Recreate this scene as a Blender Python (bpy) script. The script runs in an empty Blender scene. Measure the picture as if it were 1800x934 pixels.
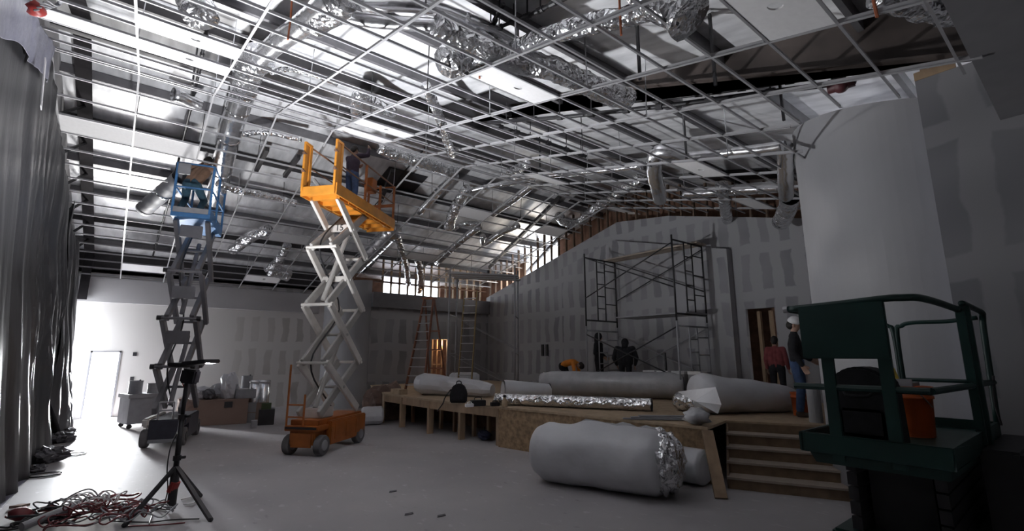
import bpy, bmesh, math, random
from mathutils import Vector, Matrix, noise
V = Vector
SC = bpy.context.scene
COL = SC.collection
random.seed(7)

# ------------------------------------------------------------------ camera
FPX, CAMZ, PITCH, YAW = 836.5, 1.9, math.radians(10.7), math.radians(51.2315)
CAM = V((0, 0, CAMZ))
F0 = V((math.cos(YAW), math.sin(YAW), 0)); RT = V((math.sin(YAW), -math.cos(YAW), 0)); UP = V((0, 0, 1))
FW = F0 * math.cos(PITCH) + UP * math.sin(PITCH)
CU = UP * math.cos(PITCH) - F0 * math.sin(PITCH)
cd = bpy.data.cameras.new('camera'); cam = bpy.data.objects.new('camera', cd); COL.objects.link(cam)
cd.sensor_fit = 'HORIZONTAL'; cd.sensor_width = 36; cd.lens = FPX / 1800 * 36; cd.clip_start = .05; cd.clip_end = 300
m3 = Matrix((RT, CU, -FW)).transposed()
cam.matrix_world = Matrix.Translation(CAM) @ m3.to_4x4()
SC.camera = cam

# ------------------------------------------------------------------ light
w = bpy.data.worlds.new('sky'); SC.world = w; w.use_nodes = True
bg = w.node_tree.nodes['Background']; bg.inputs[0].default_value = (.86, .92, 1, 1); bg.inputs[1].default_value = 4.0
def area(name, loc, aim, sx, sy, power, color=(1, 1, 1), spread=180):
    d = bpy.data.lights.new(name, 'AREA'); d.shape = 'RECTANGLE'; d.size = sx; d.size_y = sy
    d.energy = power; d.color = color; d.spread = math.radians(spread)
    o = bpy.data.objects.new(name, d); COL.objects.link(o); o.location = loc
    o.rotation_euler = (V(aim) - V(loc)).to_track_quat('-Z', 'Y').to_euler(); return o
area('daylight_door', (-.42, 20.6, 1.2), (-.2, 0, 1.2), .75, 1.8, 130, (.95, .97, 1))
area('daylight_sky', (-.9, 25.0, 2.2), (.2, 12, .8), 4.0, 2.4, 1500, (.93, .96, 1), 120)
area('daylight_ground_bounce', (-.42, 21.6, .12), (1.6, 6.0, 6.0), 1.4, 1.0, 1500, (1, .98, .95))
area('daylight_side_window', (-1.62, 18.9, 2.0), (5, 14.5, 5.0), 1.5, 2.6, 60, (.94, .97, 1))
area('daylight_gable', (13.3, 15.2, 5.1), (9, 14, 3.5), 2.6, .5, 45, (1, .9, .75))
SC.view_settings.view_transform = 'Standard'; SC.view_settings.look = 'None'
SC.view_settings.exposure = 1.5; SC.view_settings.gamma = 1; SC.view_settings.use_curve_mapping = False
SC.cycles.max_bounces = 8; SC.cycles.diffuse_bounces = 5; SC.cycles.glossy_bounces = 4
SC.cycles.caustics_reflective = False; SC.cycles.caustics_refractive = False; SC.cycles.sample_clamp_indirect = 6
SC.cycles.use_denoising = True

# ------------------------------------------------------------------ where a sight line meets a plane of the room
SLP = math.tan(math.radians(14.04)); RIDGE_Y, RIDGE_Z = 10.05, 6.76
def ray(x, y): return FW * FPX + RT * (x - 900) + CU * (467 - y)
def at_n(x, y, n, d):
    r = ray(x, y); n = V(n); return CAM + r * ((d - n.dot(CAM)) / n.dot(r))
def at_x(x, y, X): return at_n(x, y, (1, 0, 0), X)
def at_y(x, y, Y): return at_n(x, y, (0, 1, 0), Y)
def at_z(x, y, Z=0): return at_n(x, y, (0, 0, 1), Z)
def at_c(x, y, h=0):
    a = at_n(x, y, (0, -SLP, 1), RIDGE_Z - SLP * RIDGE_Y + h)
    r = ray(x, y)
    if 0 < a.y <= RIDGE_Y and a.dot(FW) > 0: return a
    return at_n(x, y, (0, SLP, 1), RIDGE_Z + SLP * RIDGE_Y + h)
def ceil(y): return RIDGE_Z - SLP * abs(y - RIDGE_Y)
def depth(p): return (V(p) - CAM).dot(FW)
def pxm(p): return depth(p) / FPX          # metres per pixel at a point

# ------------------------------------------------------------------ materials
MATS = {}
def nt(name):
    m = bpy.data.materials.new(name); m.use_nodes = True
    t = m.node_tree; return m, t, t.nodes['Principled BSDF']
def N(t, kind, **kw):
    n = t.nodes.new(kind)
    for k, v in kw.items(): setattr(n, k, v)
    return n
def mat(name, col, rough=.6, metal=0, var=.12, scale=6, bump=0, bscale=30, spec=.5, stretch=(1, 1, 1), trans=0, alpha=1):
    if name in MATS: return MATS[name]
    m, t, b = nt(name)
    tc = N(t, 'ShaderNodeTexCoord'); mp = N(t, 'ShaderNodeMapping'); mp.inputs['Scale'].default_value = stretch
    t.links.new(tc.outputs['Object'], mp.inputs[0])
    nz = N(t, 'ShaderNodeTexNoise'); nz.inputs['Scale'].default_value = scale; nz.inputs['Detail'].default_value = 4
    t.links.new(mp.outputs[0], nz.inputs['Vector'])
    cr = N(t, 'ShaderNodeValToRGB')
    cr.color_ramp.elements[0].position = .3; cr.color_ramp.elements[1].position = .7
    cr.color_ramp.elements[0].color = [c * (1 - var) for c in col] + [1]
    cr.color_ramp.elements[1].color = [min(1, c * (1 + var)) for c in col] + [1]
    t.links.new(nz.outputs[0], cr.inputs[0]); t.links.new(cr.outputs[0], b.inputs['Base Color'])
    b.inputs['Roughness'].default_value = rough; b.inputs['Metallic'].default_value = metal
    b.inputs['Specular IOR Level'].default_value = spec
    if trans: b.inputs['Transmission Weight'].default_value = trans
    if bump:
        n2 = N(t, 'ShaderNodeTexNoise'); n2.inputs['Scale'].default_value = bscale; n2.inputs['Detail'].default_value = 3
        t.links.new(mp.outputs[0], n2.inputs['Vector'])
        bp = N(t, 'ShaderNodeBump'); bp.inputs['Strength'].default_value = bump; bp.inputs['Distance'].default_value = .03
        t.links.new(n2.outputs[0], bp.inputs['Height']); t.links.new(bp.outputs[0], b.inputs['Normal'])
    MATS[name] = m; return m

def drywall(name, board, mud, bw=.52, bh=1.2, mortar=.16, cut=None):
    """bare boards with paler bands of joint compound, laid out in metres by UV"""
    if name in MATS: return MATS[name]
    m, t, b = nt(name)
    uv = N(t, 'ShaderNodeUVMap'); nz = N(t, 'ShaderNodeTexNoise'); nz.inputs['Scale'].default_value = 1.3; nz.inputs['Detail'].default_value = 4
    t.links.new(uv.outputs[0], nz.inputs['Vector'])
    mx = N(t, 'ShaderNodeVectorMath', operation='MULTIPLY_ADD'); mx.inputs[1].default_value = (.3, .3, 0)
    t.links.new(nz.outputs['Color'], mx.inputs[0]); t.links.new(uv.outputs[0], mx.inputs[2])
    br = N(t, 'ShaderNodeTexBrick', offset=.0, squash=1.0)
    br.inputs['Scale'].default_value = 1; br.inputs['Brick Width'].default_value = bw; br.inputs['Row Height'].default_value = bh
    br.inputs['Mortar Size'].default_value = mortar; br.inputs['Mortar Smooth'].default_value = .25
    br.inputs['Color1'].default_value = (*board, 1); br.inputs['Color2'].default_value = (*[a * .55 + c * .45 for a, c in zip(board, mud)], 1)
    br.inputs['Mortar'].default_value = (*mud, 1)
    t.links.new(mx.outputs[0], br.inputs['Vector'])
    n2 = N(t, 'ShaderNodeTexNoise'); n2.inputs['Scale'].default_value = .55; n2.inputs['Detail'].default_value = 2
    t.links.new(uv.outputs[0], n2.inputs['Vector'])
    r2 = N(t, 'ShaderNodeValToRGB'); r2.color_ramp.elements[0].position = .38; r2.color_ramp.elements[1].position = .62
    t.links.new(n2.outputs[0], r2.inputs[0])
    mm = N(t, 'ShaderNodeMix', data_type='RGBA'); mm.inputs['B'].default_value = (*mud, 1)
    ml = N(t, 'ShaderNodeMath', operation='MULTIPLY'); ml.inputs[1].default_value = .6
    t.links.new(r2.outputs[0], ml.inputs[0])
    src = ml.outputs[0]
    if cut is not None:      # plain skim coat up to u = cut
        sp = N(t, 'ShaderNodeSeparateXYZ'); t.links.new(uv.outputs[0], sp.inputs[0])
        mr = N(t, 'ShaderNodeMapRange'); mr.inputs[1].default_value = cut - .6; mr.inputs[2].default_value = cut + .6
        mr.inputs[3].default_value = 1; mr.inputs[4].default_value = 0
        t.links.new(sp.outputs[0], mr.inputs[0])
        mxx = N(t, 'ShaderNodeMath', operation='MAXIMUM'); t.links.new(src, mxx.inputs[0]); t.links.new(mr.outputs[0], mxx.inputs[1]); src = mxx.outputs[0]
    t.links.new(src, mm.inputs['Factor']); t.links.new(br.outputs[0], mm.inputs['A'])
    t.links.new(mm.outputs['Result'], b.inputs['Base Color']); b.inputs['Roughness'].default_value = .85
    b.inputs['Specular IOR Level'].default_value = .2
    MATS[name] = m; return m

def crinkle(name, col=(.80, .80, .82), rough=.2, scale=6, strength=.6):
    m, t, b = nt(name)
    tc = N(t, 'ShaderNodeTexCoord'); nz = N(t, 'ShaderNodeTexNoise'); nz.inputs['Scale'].default_value = scale * .8; nz.inputs['Detail'].default_value = 3
    t.links.new(tc.outputs['Object'], nz.inputs['Vector'])
    mx = N(t, 'ShaderNodeVectorMath', operation='MULTIPLY_ADD'); mx.inputs[1].default_value = (.16, .16, .16)
    t.links.new(nz.outputs['Color'], mx.inputs[0]); t.links.new(tc.outputs['Object'], mx.inputs[2])
    v1 = N(t, 'ShaderNodeTexVoronoi'); v1.inputs['Scale'].default_value = scale; v2 = N(t, 'ShaderNodeTexVoronoi'); v2.inputs['Scale'].default_value = scale * 2.6
    t.links.new(mx.outputs[0], v1.inputs['Vector']); t.links.new(mx.outputs[0], v2.inputs['Vector'])
    ad = N(t, 'ShaderNodeMath', operation='MULTIPLY_ADD'); ad.inputs[1].default_value = .45
    t.links.new(v2.outputs['Distance'], ad.inputs[0]); t.links.new(v1.outputs['Distance'], ad.inputs[2])
    bp = N(t, 'ShaderNodeBump'); bp.inputs['Strength'].default_value = strength; bp.inputs['Distance'].default_value = .09
    t.links.new(ad.outputs[0], bp.inputs['Height']); t.links.new(bp.outputs[0], b.inputs['Normal'])
    b.inputs['Base Color'].default_value = (*col, 1); b.inputs['Metallic'].default_value = .95; b.inputs['Roughness'].default_value = rough
    MATS[name] = m; return m
def foil(name, col=(.78, .78, .8), rough=.26, bump=.5, bscale=14, stretch=(1, 1, 1), metal=.92, var=.15):
    return mat(name, col, rough, metal, var, 5, bump, bscale, stretch=stretch)

M_FOIL = crinkle('crinkled_foil')
M_DUCT = crinkle('smooth_foil_jacket', rough=.26, scale=3.5, strength=.12)
M_ROOF = foil('roof_foil_facing', (.72, .72, .74), rough=.36, bump=.4, bscale=2.6, stretch=(1, .18, 1), metal=.15, var=.22)
M_BULK = mat('unpainted_bulkhead', (.44, .43, .44), .85, var=.06, scale=1)
M_WHITE = mat('white_paint', (.30, .297, .31), .6, var=.03, scale=2)
M_TILE = mat('ceiling_tile_white', (.74, .73, .74), .8, var=.03, scale=20)
M_TEE = mat('grid_white_steel', (.38, .375, .39), .4, var=.03)
M_BLK = mat('black_steel', (.018, .017, .02), .5, var=.2)
M_DKSTEEL = mat('primer_steel', (.03, .027, .03), .55, var=.3, scale=3)
M_RUST = mat('brown_primer_web', (.07, .055, .05), .6, var=.45, scale=1.8)
M_GALV = mat('galvanised_steel', (.5, .5, .52), .35, .9, .15, 8)
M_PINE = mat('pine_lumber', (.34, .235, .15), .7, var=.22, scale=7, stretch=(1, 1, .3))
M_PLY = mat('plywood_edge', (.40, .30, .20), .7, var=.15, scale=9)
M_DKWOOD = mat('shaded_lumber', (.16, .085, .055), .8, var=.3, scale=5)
M_OSB = mat('oriented_strand_board', (.30, .20, .115), .75, var=.4, scale=11, bump=.1, bscale=30)
M_RISER = mat('shaded_riser_board', (.20, .135, .085), .75, var=.2, scale=6)  # darker tone carries the shade on the upright faces
M_TREAD = mat('toplit_tread_board', (.37, .31, .26), .7, var=.1, scale=6)  # paler tone carries the light from above; scaffold planks share it
M_PAPER = mat('white_vinyl_facing', (.60, .60, .63), .42, var=.05, scale=3, bump=.6, bscale=3.2)
M_POLY = mat('clear_poly_wrap', (.48, .48, .50), .22, var=.1, scale=4, bump=.5, bscale=7)
M_DRAPE = mat('grey_poly_sheet', (.06, .059, .064), .44, var=.22, scale=1.2, bump=.35, bscale=5, stretch=(1, 1, .25), spec=.45)
M_BAG = mat('pale_blue_poly', (.22, .22, .28), .35, var=.15, scale=4, bump=.4, bscale=8)
M_ORANGE = mat('orange_lift_paint', (.58, .235, .03), .45, var=.14, scale=5)
M_ORANGED = mat('orange_chassis_paint', (.36, .105, .02), .5, var=.2, scale=4)
M_BLUE = mat('blue_lift_paint', (.06, .19, .42), .45, var=.12)
M_NAVY = mat('dark_chassis_paint', (.035, .035, .05), .5, var=.2)
M_ARMW = mat('white_scissor_arm', (.60, .57, .54), .5, var=.1, scale=4)
M_ARMG = mat('grey_scissor_arm', (.16, .155, .17), .5, var=.12, scale=4)
M_GREEN = mat('dark_green_lift_paint', (.006, .032, .028), .45, var=.2, scale=4)
M_RUBBER = mat('grey_rubber_tyre', (.13, .125, .13), .85, var=.15)
M_BUCKET = mat('orange_bucket_plastic', (.50, .095, .02), .4, var=.08)
M_CARD = mat('brown_cardboard', (.27, .185, .15), .85, var=.08, scale=2)
M_CLOTHK = mat('black_cloth', (.012, .012, .015), .9, var=.3, scale=20)
M_JEANS = mat('blue_denim', (.05, .085, .18), .9, var=.2, scale=14)
M_TEAL = mat('teal_trousers', (.05, .11, .15), .9, var=.2, scale=10)
M_TAN = mat('tan_shirt', (.30, .18, .12), .9, var=.12, scale=10)
M_NAVYC = mat('dark_plum_shirt', (.045, .03, .05), .9, var=.2, scale=10)
M_REDC = mat('dull_red_jacket', (.20, .045, .05), .9, var=.2, scale=10)
M_VEST = mat('orange_vest', (.72, .24, .03), .8, var=.1, scale=10)
M_SKIN = mat('skin', (.38, .23, .17), .55, var=.08)
M_HAIR = mat('dark_hair', (.015, .011, .01), .7, var=.3, scale=30)
M_BOOT = mat('work_boot', (.06, .04, .03), .8, var=.2)
M_BROWNC = mat('brown_tarp', (.19, .13, .11), .85, var=.25, scale=5, bump=.3, bscale=6)
M_RED = mat('red_plastic', (.38, .04, .035), .45, var=.1)
M_CORDR = mat('dark_red_cord', (.17, .03, .035), .6, var=.2)
M_YEL = mat('yellow_plastic', (.62, .45, .05), .5, var=.1)
M_GREYP = mat('grey_plastic', (.30, .30, .32), .6, var=.1)
M_DEB = mat('dusty_debris', (.11, .105, .115), .8, var=.5, scale=9, bump=.4, bscale=12)

def concrete():
    m, t, b = nt('dusty_concrete')
    tc = N(t, 'ShaderNodeTexCoord')
    n1 = N(t, 'ShaderNodeTexNoise'); n1.inputs['Scale'].default_value = .5; n1.inputs['Detail'].default_value = 5
    n2 = N(t, 'ShaderNodeTexNoise'); n2.inputs['Scale'].default_value = 5; n2.inputs['Detail'].default_value = 6
    mp = N(t, 'ShaderNodeMapping'); mp.inputs['Scale'].default_value = (1.6, .8, 1); mp.inputs['Rotation'].default_value = (0, 0, .5)
    t.links.new(tc.outputs['Object'], n1.inputs['Vector']); t.links.new(tc.outputs['Object'], mp.inputs[0]); t.links.new(mp.outputs[0], n2.inputs['Vector'])
    r1 = N(t, 'ShaderNodeValToRGB'); r1.color_ramp.elements[0].position = .3; r1.color_ramp.elements[1].position = .7
    r1.color_ramp.elements[0].color = (.33, .315, .325, 1); r1.color_ramp.elements[1].color = (.42, .40, .405, 1)
    r2 = N(t, 'ShaderNodeValToRGB'); r2.color_ramp.elements[0].position = .62; r2.color_ramp.elements[1].position = .74
    r2.color_ramp.elements[0].color = (0, 0, 0, 1); r2.color_ramp.elements[1].color = (.5, .5, .5, 1)
    mx = N(t, 'ShaderNodeMix', data_type='RGBA'); mx.inputs['B'].default_value = (.6, .6, .62, 1)
    r3 = N(t, 'ShaderNodeValToRGB'); r3.color_ramp.elements[0].position = .26; r3.color_ramp.elements[1].position = .34
    r3.color_ramp.elements[0].color = (.45, .45, .45, 1); r3.color_ramp.elements[1].color = (0, 0, 0, 1)
    m2 = N(t, 'ShaderNodeMix', data_type='RGBA'); m2.inputs['B'].default_value = (.17, .16, .165, 1)
    t.links.new(n1.outputs[0], r1.inputs[0]); t.links.new(n2.outputs[0], r2.inputs[0]); t.links.new(n2.outputs[0], r3.inputs[0])
    t.links.new(r2.outputs[0], mx.inputs['Factor']); t.links.new(r1.outputs[0], mx.inputs['A'])
    t.links.new(r3.outputs[0], m2.inputs['Factor']); t.links.new(mx.outputs['Result'], m2.inputs['A'])
    t.links.new(m2.outputs['Result'], b.inputs['Base Color'])
    b.inputs['Roughness'].default_value = .62; b.inputs['Specular IOR Level'].default_value = .35
    return m
M_FLOOR = concrete()
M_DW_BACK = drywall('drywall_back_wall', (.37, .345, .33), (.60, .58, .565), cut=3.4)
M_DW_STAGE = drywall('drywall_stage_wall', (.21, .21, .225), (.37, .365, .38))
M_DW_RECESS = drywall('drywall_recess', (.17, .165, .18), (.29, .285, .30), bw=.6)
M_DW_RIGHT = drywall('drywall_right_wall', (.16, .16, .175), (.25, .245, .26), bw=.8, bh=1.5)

# ------------------------------------------------------------------ mesh building
class MB:
    def __init__(s): s.v = []; s.f = []
    def add(s, vs, fs):
        k = len(s.v); s.v += [tuple(x) for x in vs]; s.f += [[i + k for i in f] for f in fs]; return s
    def hexa(s, c8): return s.add(c8, [(0, 3, 2, 1), (4, 5, 6, 7), (0, 1, 5, 4), (1, 2, 6, 5), (2, 3, 7, 6), (3, 0, 4, 7)])
    def box(s, a, b, M=None):
        x0, y0, z0 = a; x1, y1, z1 = b
        c = [V(p) for p in ((x0, y0, z0), (x1, y0, z0), (x1, y1, z0), (x0, y1, z0), (x0, y0, z1), (x1, y0, z1), (x1, y1, z1), (x0, y1, z1))]
        if M: c = [M @ p for p in c]
        return s.hexa(c)
    def bar(s, p, q, wd, ht, up=(0, 0, 1)):
        p, q, up = V(p), V(q), V(up); d = (q - p).normalized(); sd = d.cross(up)
        if sd.length < 1e-4: sd = d.cross(V((1, 0, 0)))
        sd = sd.normalized() * wd / 2; u = sd.cross(d).normalized() * ht / 2
        return s.hexa([p - sd - u, p + sd - u, q + sd - u, q - sd - u, p - sd + u, p + sd + u, q + sd + u, q - sd + u])
    def tube(s, pts, r, seg=10, caps=True, wob=0, wf=6, seed=0, flat=1.0, twist=0):
        pts = [V(p) for p in pts]; n = len(pts); R = r if callable(r) else (lambda t: r)
        t0 = (pts[1] - pts[0]).normalized(); a = V((0, 0, 1)) if abs(t0.z) < .9 else V((1, 0, 0))
        nx = t0.cross(a).normalized(); rings = []
        for i, p in enumerate(pts):
            t = (pts[min(i + 1, n - 1)] - pts[max(i - 1, 0)]).normalized()
            nx = (nx - t * nx.dot(t)).normalized(); ny = t.cross(nx)
            rr = R(i / (n - 1)); ring = []
            for k in range(seg):
                an = 2 * math.pi * k / seg; c = nx * math.cos(an) + ny * math.sin(an) * flat
                q = rr
                if wob: q *= 1 + wob * (noise.noise((p + c * rr) * wf + V((seed * 7.1, seed * 3.3, 0))) + .5 * noise.noise((p + c * rr) * wf * 2.7))
                ring.append(p + c * q)
            rings.append(ring)
        vs = [x for ring in rings for x in ring]; fs = []
        for i in range(n - 1):
            for k in range(seg):
                k2 = (k + 1) % seg; fs.append((i * seg + k, i * seg + k2, (i + 1) * seg + k2, (i + 1) * seg + k))
        if caps: fs += [tuple(range(seg - 1, -1, -1)), tuple((n - 1) * seg + k for k in range(seg))]
        return s.add(vs, fs)
    def lathe(s, prof, c=(0, 0, 0), ax=(0, 0, 1), seg=20, cap=True):
        ax = V(ax).normalized(); c = V(c); a = V((0, 0, 1)) if abs(ax.z) < .9 else V((1, 0, 0))
        nx = ax.cross(a).normalized(); ny = ax.cross(nx); vs = []; fs = []; n = len(prof)
        for r, h in prof:
            for k in range(seg):
                an = 2 * math.pi * k / seg; vs.append(c + ax * h + (nx * math.cos(an) + ny * math.sin(an)) * max(r, 1e-4))
        for i in range(n - 1):
            for k in range(seg):
                k2 = (k + 1) % seg; fs.append((i * seg + k, i * seg + k2, (i + 1) * seg + k2, (i + 1) * seg + k))
        if cap: fs += [tuple(range(seg - 1, -1, -1)), tuple((n - 1) * seg + k for k in range(seg))]
        return s.add(vs, fs)
    def ball(s, c, r, seg=12, sq=(1, 1, 1), wob=0, wf=5, seed=0):
        c = V(c); vs = []; fs = []; n = seg // 2 + 1
        for i in range(n):
            th = math.pi * i / (n - 1)
            for k in range(seg):
                an = 2 * math.pi * k / seg; d = V((math.sin(th) * math.cos(an), math.sin(th) * math.sin(an), math.cos(th)))
                q = r
                if wob: q *= 1 + wob * (noise.noise(d * wf + V((seed * 5.3, seed, 0))) + .6 * noise.noise(d * wf * 2.3 + V((seed, 1, 2))))
                vs.append(c + V((d.x * sq[0], d.y * sq[1], d.z * sq[2])) * q)
        for i in range(n - 1):
            for k in range(seg):
                k2 = (k + 1) % seg; fs.append((i * seg + k, (i + 1) * seg + k, (i + 1) * seg + k2, i * seg + k2))
        return s.add(vs, fs)
    def prism(s, poly, off):
        off = V(off); n = len(poly); vs = [V(p) for p in poly] + [V(p) + off for p in poly]
        fs = [tuple(range(n)), tuple(range(2 * n - 1, n - 1, -1))] + [(i, i + n, (i + 1) % n + n, (i + 1) % n) for i in range(n)]
        return s.add(vs, fs)
    def build(s, name, m, parent=None, smooth=False, uv=None, bevel=0, loc=None):
        me = bpy.data.meshes.new(name); me.from_pydata(s.v, [], s.f); me.validate()
        bm = bmesh.new(); bm.from_mesh(me); bmesh.ops.remove_doubles(bm, verts=bm.verts, dist=1e-5)
        bmesh.ops.recalc_face_normals(bm, faces=bm.faces)
        if bevel: bmesh.ops.bevel(bm, geom=list(bm.edges), offset=bevel, segments=2, affect='EDGES', clamp_overlap=True)
        if uv:
            a, b2 = V(uv[0]), V(uv[1]); l = bm.loops.layers.uv.new('UVMap')
            for f in bm.faces:
                for lp in f.loops: lp[l].uv = (lp.vert.co.dot(a), lp.vert.co.dot(b2))
        bm.to_mesh(me); bm.free()
        if smooth:
            for p in me.polygons: p.use_smooth = True
        me.materials.append(m)
        o = bpy.data.objects.new(name, me); COL.objects.link(o)
        if parent: o.parent = parent
        if loc: o.location = loc
        return o
def tag(o, label=None, cat=None, group=None, kind=None):
    if label: o['label'] = label
    if cat: o['category'] = cat
    if group: o['group'] = group
    if kind: o['kind'] = kind
    return o
def thing(name, label, cat, loc=(0, 0, 0), rz=0, group=None):
    o = bpy.data.objects.new(name, None); COL.objects.link(o); o.empty_display_size = .1
    o.location = loc; o.rotation_euler = (0, 0, rz); return tag(o, label, cat, group)
def rebase(root):
    """geometry written in room coordinates: shift children so the root can stand at the thing's base"""
    return root
def struct(mb, name, m, uv=None, smooth=False, parent=None, bevel=0):
    o = mb.build(name, m, parent, smooth, uv, bevel)
    if not parent: o['kind'] = 'structure'
    return o
def curve(pts, n=6):
    pts = [V(p) for p in pts]; out = []
    P = [pts[0] * 2 - pts[1]] + pts + [pts[-1] * 2 - pts[-2]]
    for i in range(1, len(P) - 2):
        for k in range(n):
            t = k / n; a, b, c, d = P[i - 1], P[i], P[i + 1], P[i + 2]
            out.append(.5 * ((2 * b) + (c - a) * t + (2 * a - 5 * b + 4 * c - d) * t * t + (3 * b - a - 3 * c + d) * t ** 3))
    out.append(pts[-1]); return out

# ================================================================== THE ROOM
XL, XS, YB = -1.55, 12.7, 20.0
mb = MB(); mb.box((-6, -8, -.2), (16, 30, 0)); struct(mb, 'floor', M_FLOOR)

# back wall with the bright doorway
DX0, DX1, DZ = -.80, -.05, 2.04
mb = MB()
for a, b in (((XL - .2, YB, 0), (DX0, YB + .18, 4.6)), ((DX1, YB, 0), (7.3, YB + .18, 4.6)), ((DX0, YB, DZ), (DX1, YB + .18, 4.6))): mb.box(a, b)
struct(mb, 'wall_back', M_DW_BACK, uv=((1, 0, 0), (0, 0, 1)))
mb = MB(); mb.box((XL, YB - .22, 3.56), (5.95, YB, 4.30)); struct(mb, 'trim_1', M_BULK)
mb = MB()
for a, b in (((DX0 - .0, YB - .02, 0), (DX0 + .05, YB + .2, DZ)), ((DX1 - .05, YB - .02, 0), (DX1, YB + .2, DZ)), ((DX0, YB - .02, DZ - .05), (DX1, YB + .2, DZ))): mb.box(a, b)
struct(mb, 'door_1', M_GREYP)
# left wall (behind the plastic) with a window near the far corner
mb = MB()
WY0, WY1, WZ0, WZ1 = 18.1, 19.75, .5, 3.4
for a, b in (((XL - .18, -2.6, 0), (XL, WY0, 7.9)), ((XL - .18, WY1, 0), (XL, YB + .1, 7.9)), ((XL - .18, WY0, WZ1), (XL, WY1, 7.9)), ((XL - .18, WY0, 0), (XL, WY1, WZ0))): mb.box(a, b)
struct(mb, 'wall_left', M_BULK)
mb = MB()
for a, b in (((XL - .15, WY0, WZ0), (XL - .08, WY0 + .05, WZ1)), ((XL - .15, WY1 - .05, WZ0), (XL - .08, WY1, WZ1)), ((XL - .15, WY0, WZ1 - .05), (XL - .08, WY1, WZ1)), ((XL - .15, WY0, WZ0), (XL - .08, WY1, WZ0 + .05)), ((XL - .14, 18.9, WZ0), (XL - .09, 18.95, WZ1))): mb.box(a, b)
struct(mb, 'window_1', M_GREYP)
# rounded walls that flank the stage, each running on into the side wall of the stage
def rounded(name, sgn, cy, zt, extra, m, cxr):
    mb = MB(); cx, r, th = cxr; n = 28; pts = []
    for k in range(n + 1):
        a = math.radians(90 + 110 * k / n)          # from the tangent with the side wall round to the front
        pts.append((cx + r * math.cos(a), cy - sgn * r * math.sin(a)))
    pts = [(extra, cy - sgn * r)] + pts
    vs = []; fs = []; k = len(pts)
    for i, (x, y) in enumerate(pts):
        p, q = V((*pts[max(i - 1, 0)], 0)), V((*pts[min(i + 1, k - 1)], 0)); d = (q - p).normalized(); nn = V((d.y, -d.x, 0)) * (th * sgn)
        o = V((x, y, 0)); z = V((0, 0, zt(y))); vs += [o, o + z, o + nn + z, o + nn]
    for i in range(k - 1):
        for e in range(4): fs.append((4 * i + e, 4 * i + (e + 1) % 4, 4 * i + 4 + (e + 1) % 4, 4 * i + 4 + e))
    fs += [(0, 1, 2, 3), (4 * k - 4, 4 * k - 3, 4 * k - 2, 4 * k - 1)]; mb.add(vs, fs)
    return struct(mb, name, m, smooth=False)
rounded('wall_rounded_right', -1, 1.435, lambda y: 1.9 + 1.25 * (ceil(y / 1.25) - 1.91), 12.7, M_WHITE, (8.92, 1.54, .12))
rounded('wall_rounded_left', 1, 18.83, lambda y: ceil(y) - .12, 7.2, M_WHITE, (7.15, 1.25, .12))
# recess wall beside the stage, with a doorway of bare studs
D3 = [at_y(757, 640, 17.55).x, at_y(787, 640, 17.55).x]; DZ3 = at_y(770, 597, 17.55).z
mb = MB(); zt = 4.25
for a, b in (((7.19, 17.55, 0), (D3[0], 17.7, zt)), ((D3[1], 17.55, 0), (XS, 17.7, zt)), ((D3[0], 17.55, DZ3), (D3[1], 17.7, zt))): mb.box(a, b)
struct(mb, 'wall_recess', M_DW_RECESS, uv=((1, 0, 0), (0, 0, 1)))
mb = MB(); mb.box((7.19, 17.40, 3.72), (XS, 17.55, 4.3)); struct(mb, 'trim_2', mat('dark_ledge', (.12, .115, .125), .85, var=.1))
# stage wall (gable end), doorway at its right, and the furred-out face in the middle
GAP = .42
def gable(y): return ceil(y) - (.36 if y > RIDGE_Y else .36 - .26 * min(1, (RIDGE_Y - y) / 2))
dy0, dy1, dz = 5.22, 5.95, 3.1
mb = MB()
def gstrip(y0, y1, z0):
    ys = [y0] + [q for q in (RIDGE_Y - 2, RIDGE_Y) if y0 < q < y1] + [y1]
    poly = [(XS, y, z0) for y in ys] + [(XS, y, gable(y)) for y in reversed(ys)]
    mb.prism(poly, (.12, 0, 0))
gstrip(2.0, dy0, 0); gstrip(dy1, 17.7, 0); gstrip(dy0, dy1, dz)
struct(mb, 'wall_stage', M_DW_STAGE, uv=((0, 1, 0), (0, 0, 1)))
mb = MB(); y0, y1 = 6.2, 12.55; zz = lambda y: ceil(y) - 1.05
mb.prism([(12.45, y0, 0), (12.45, y1, 0), (12.45, y1, zz(y1)), (12.45, RIDGE_Y, zz(RIDGE_Y)), (12.45, y0, zz(y0))], (.25, 0, 0))
struct(mb, 'wall_stage_center', M_DW_STAGE, uv=((0, 1, 0), (0, 0, 1)))
# right wall near the camera and the soffit overhead
mb = MB(); mb.box((6.96, -2.6, 0), (7.10, 1.02, 5.1)); struct(mb, 'wall_right', M_DW_RIGHT, uv=((0, 1, 0), (0, 0, 1)))
mb = MB(); mb.box((XL, -2.6, 4.35), (6.96, .40, 4.62)); struct(mb, 'trim_3', mat('soffit_board', (.24, .235, .25), .9, var=.05))
# wall behind the camera
mb = MB(); mb.box((XL - .2, -2.75, 0), (7.2, -2.6, 5.2)); struct(mb, 'wall_near', M_BULK)
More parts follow.
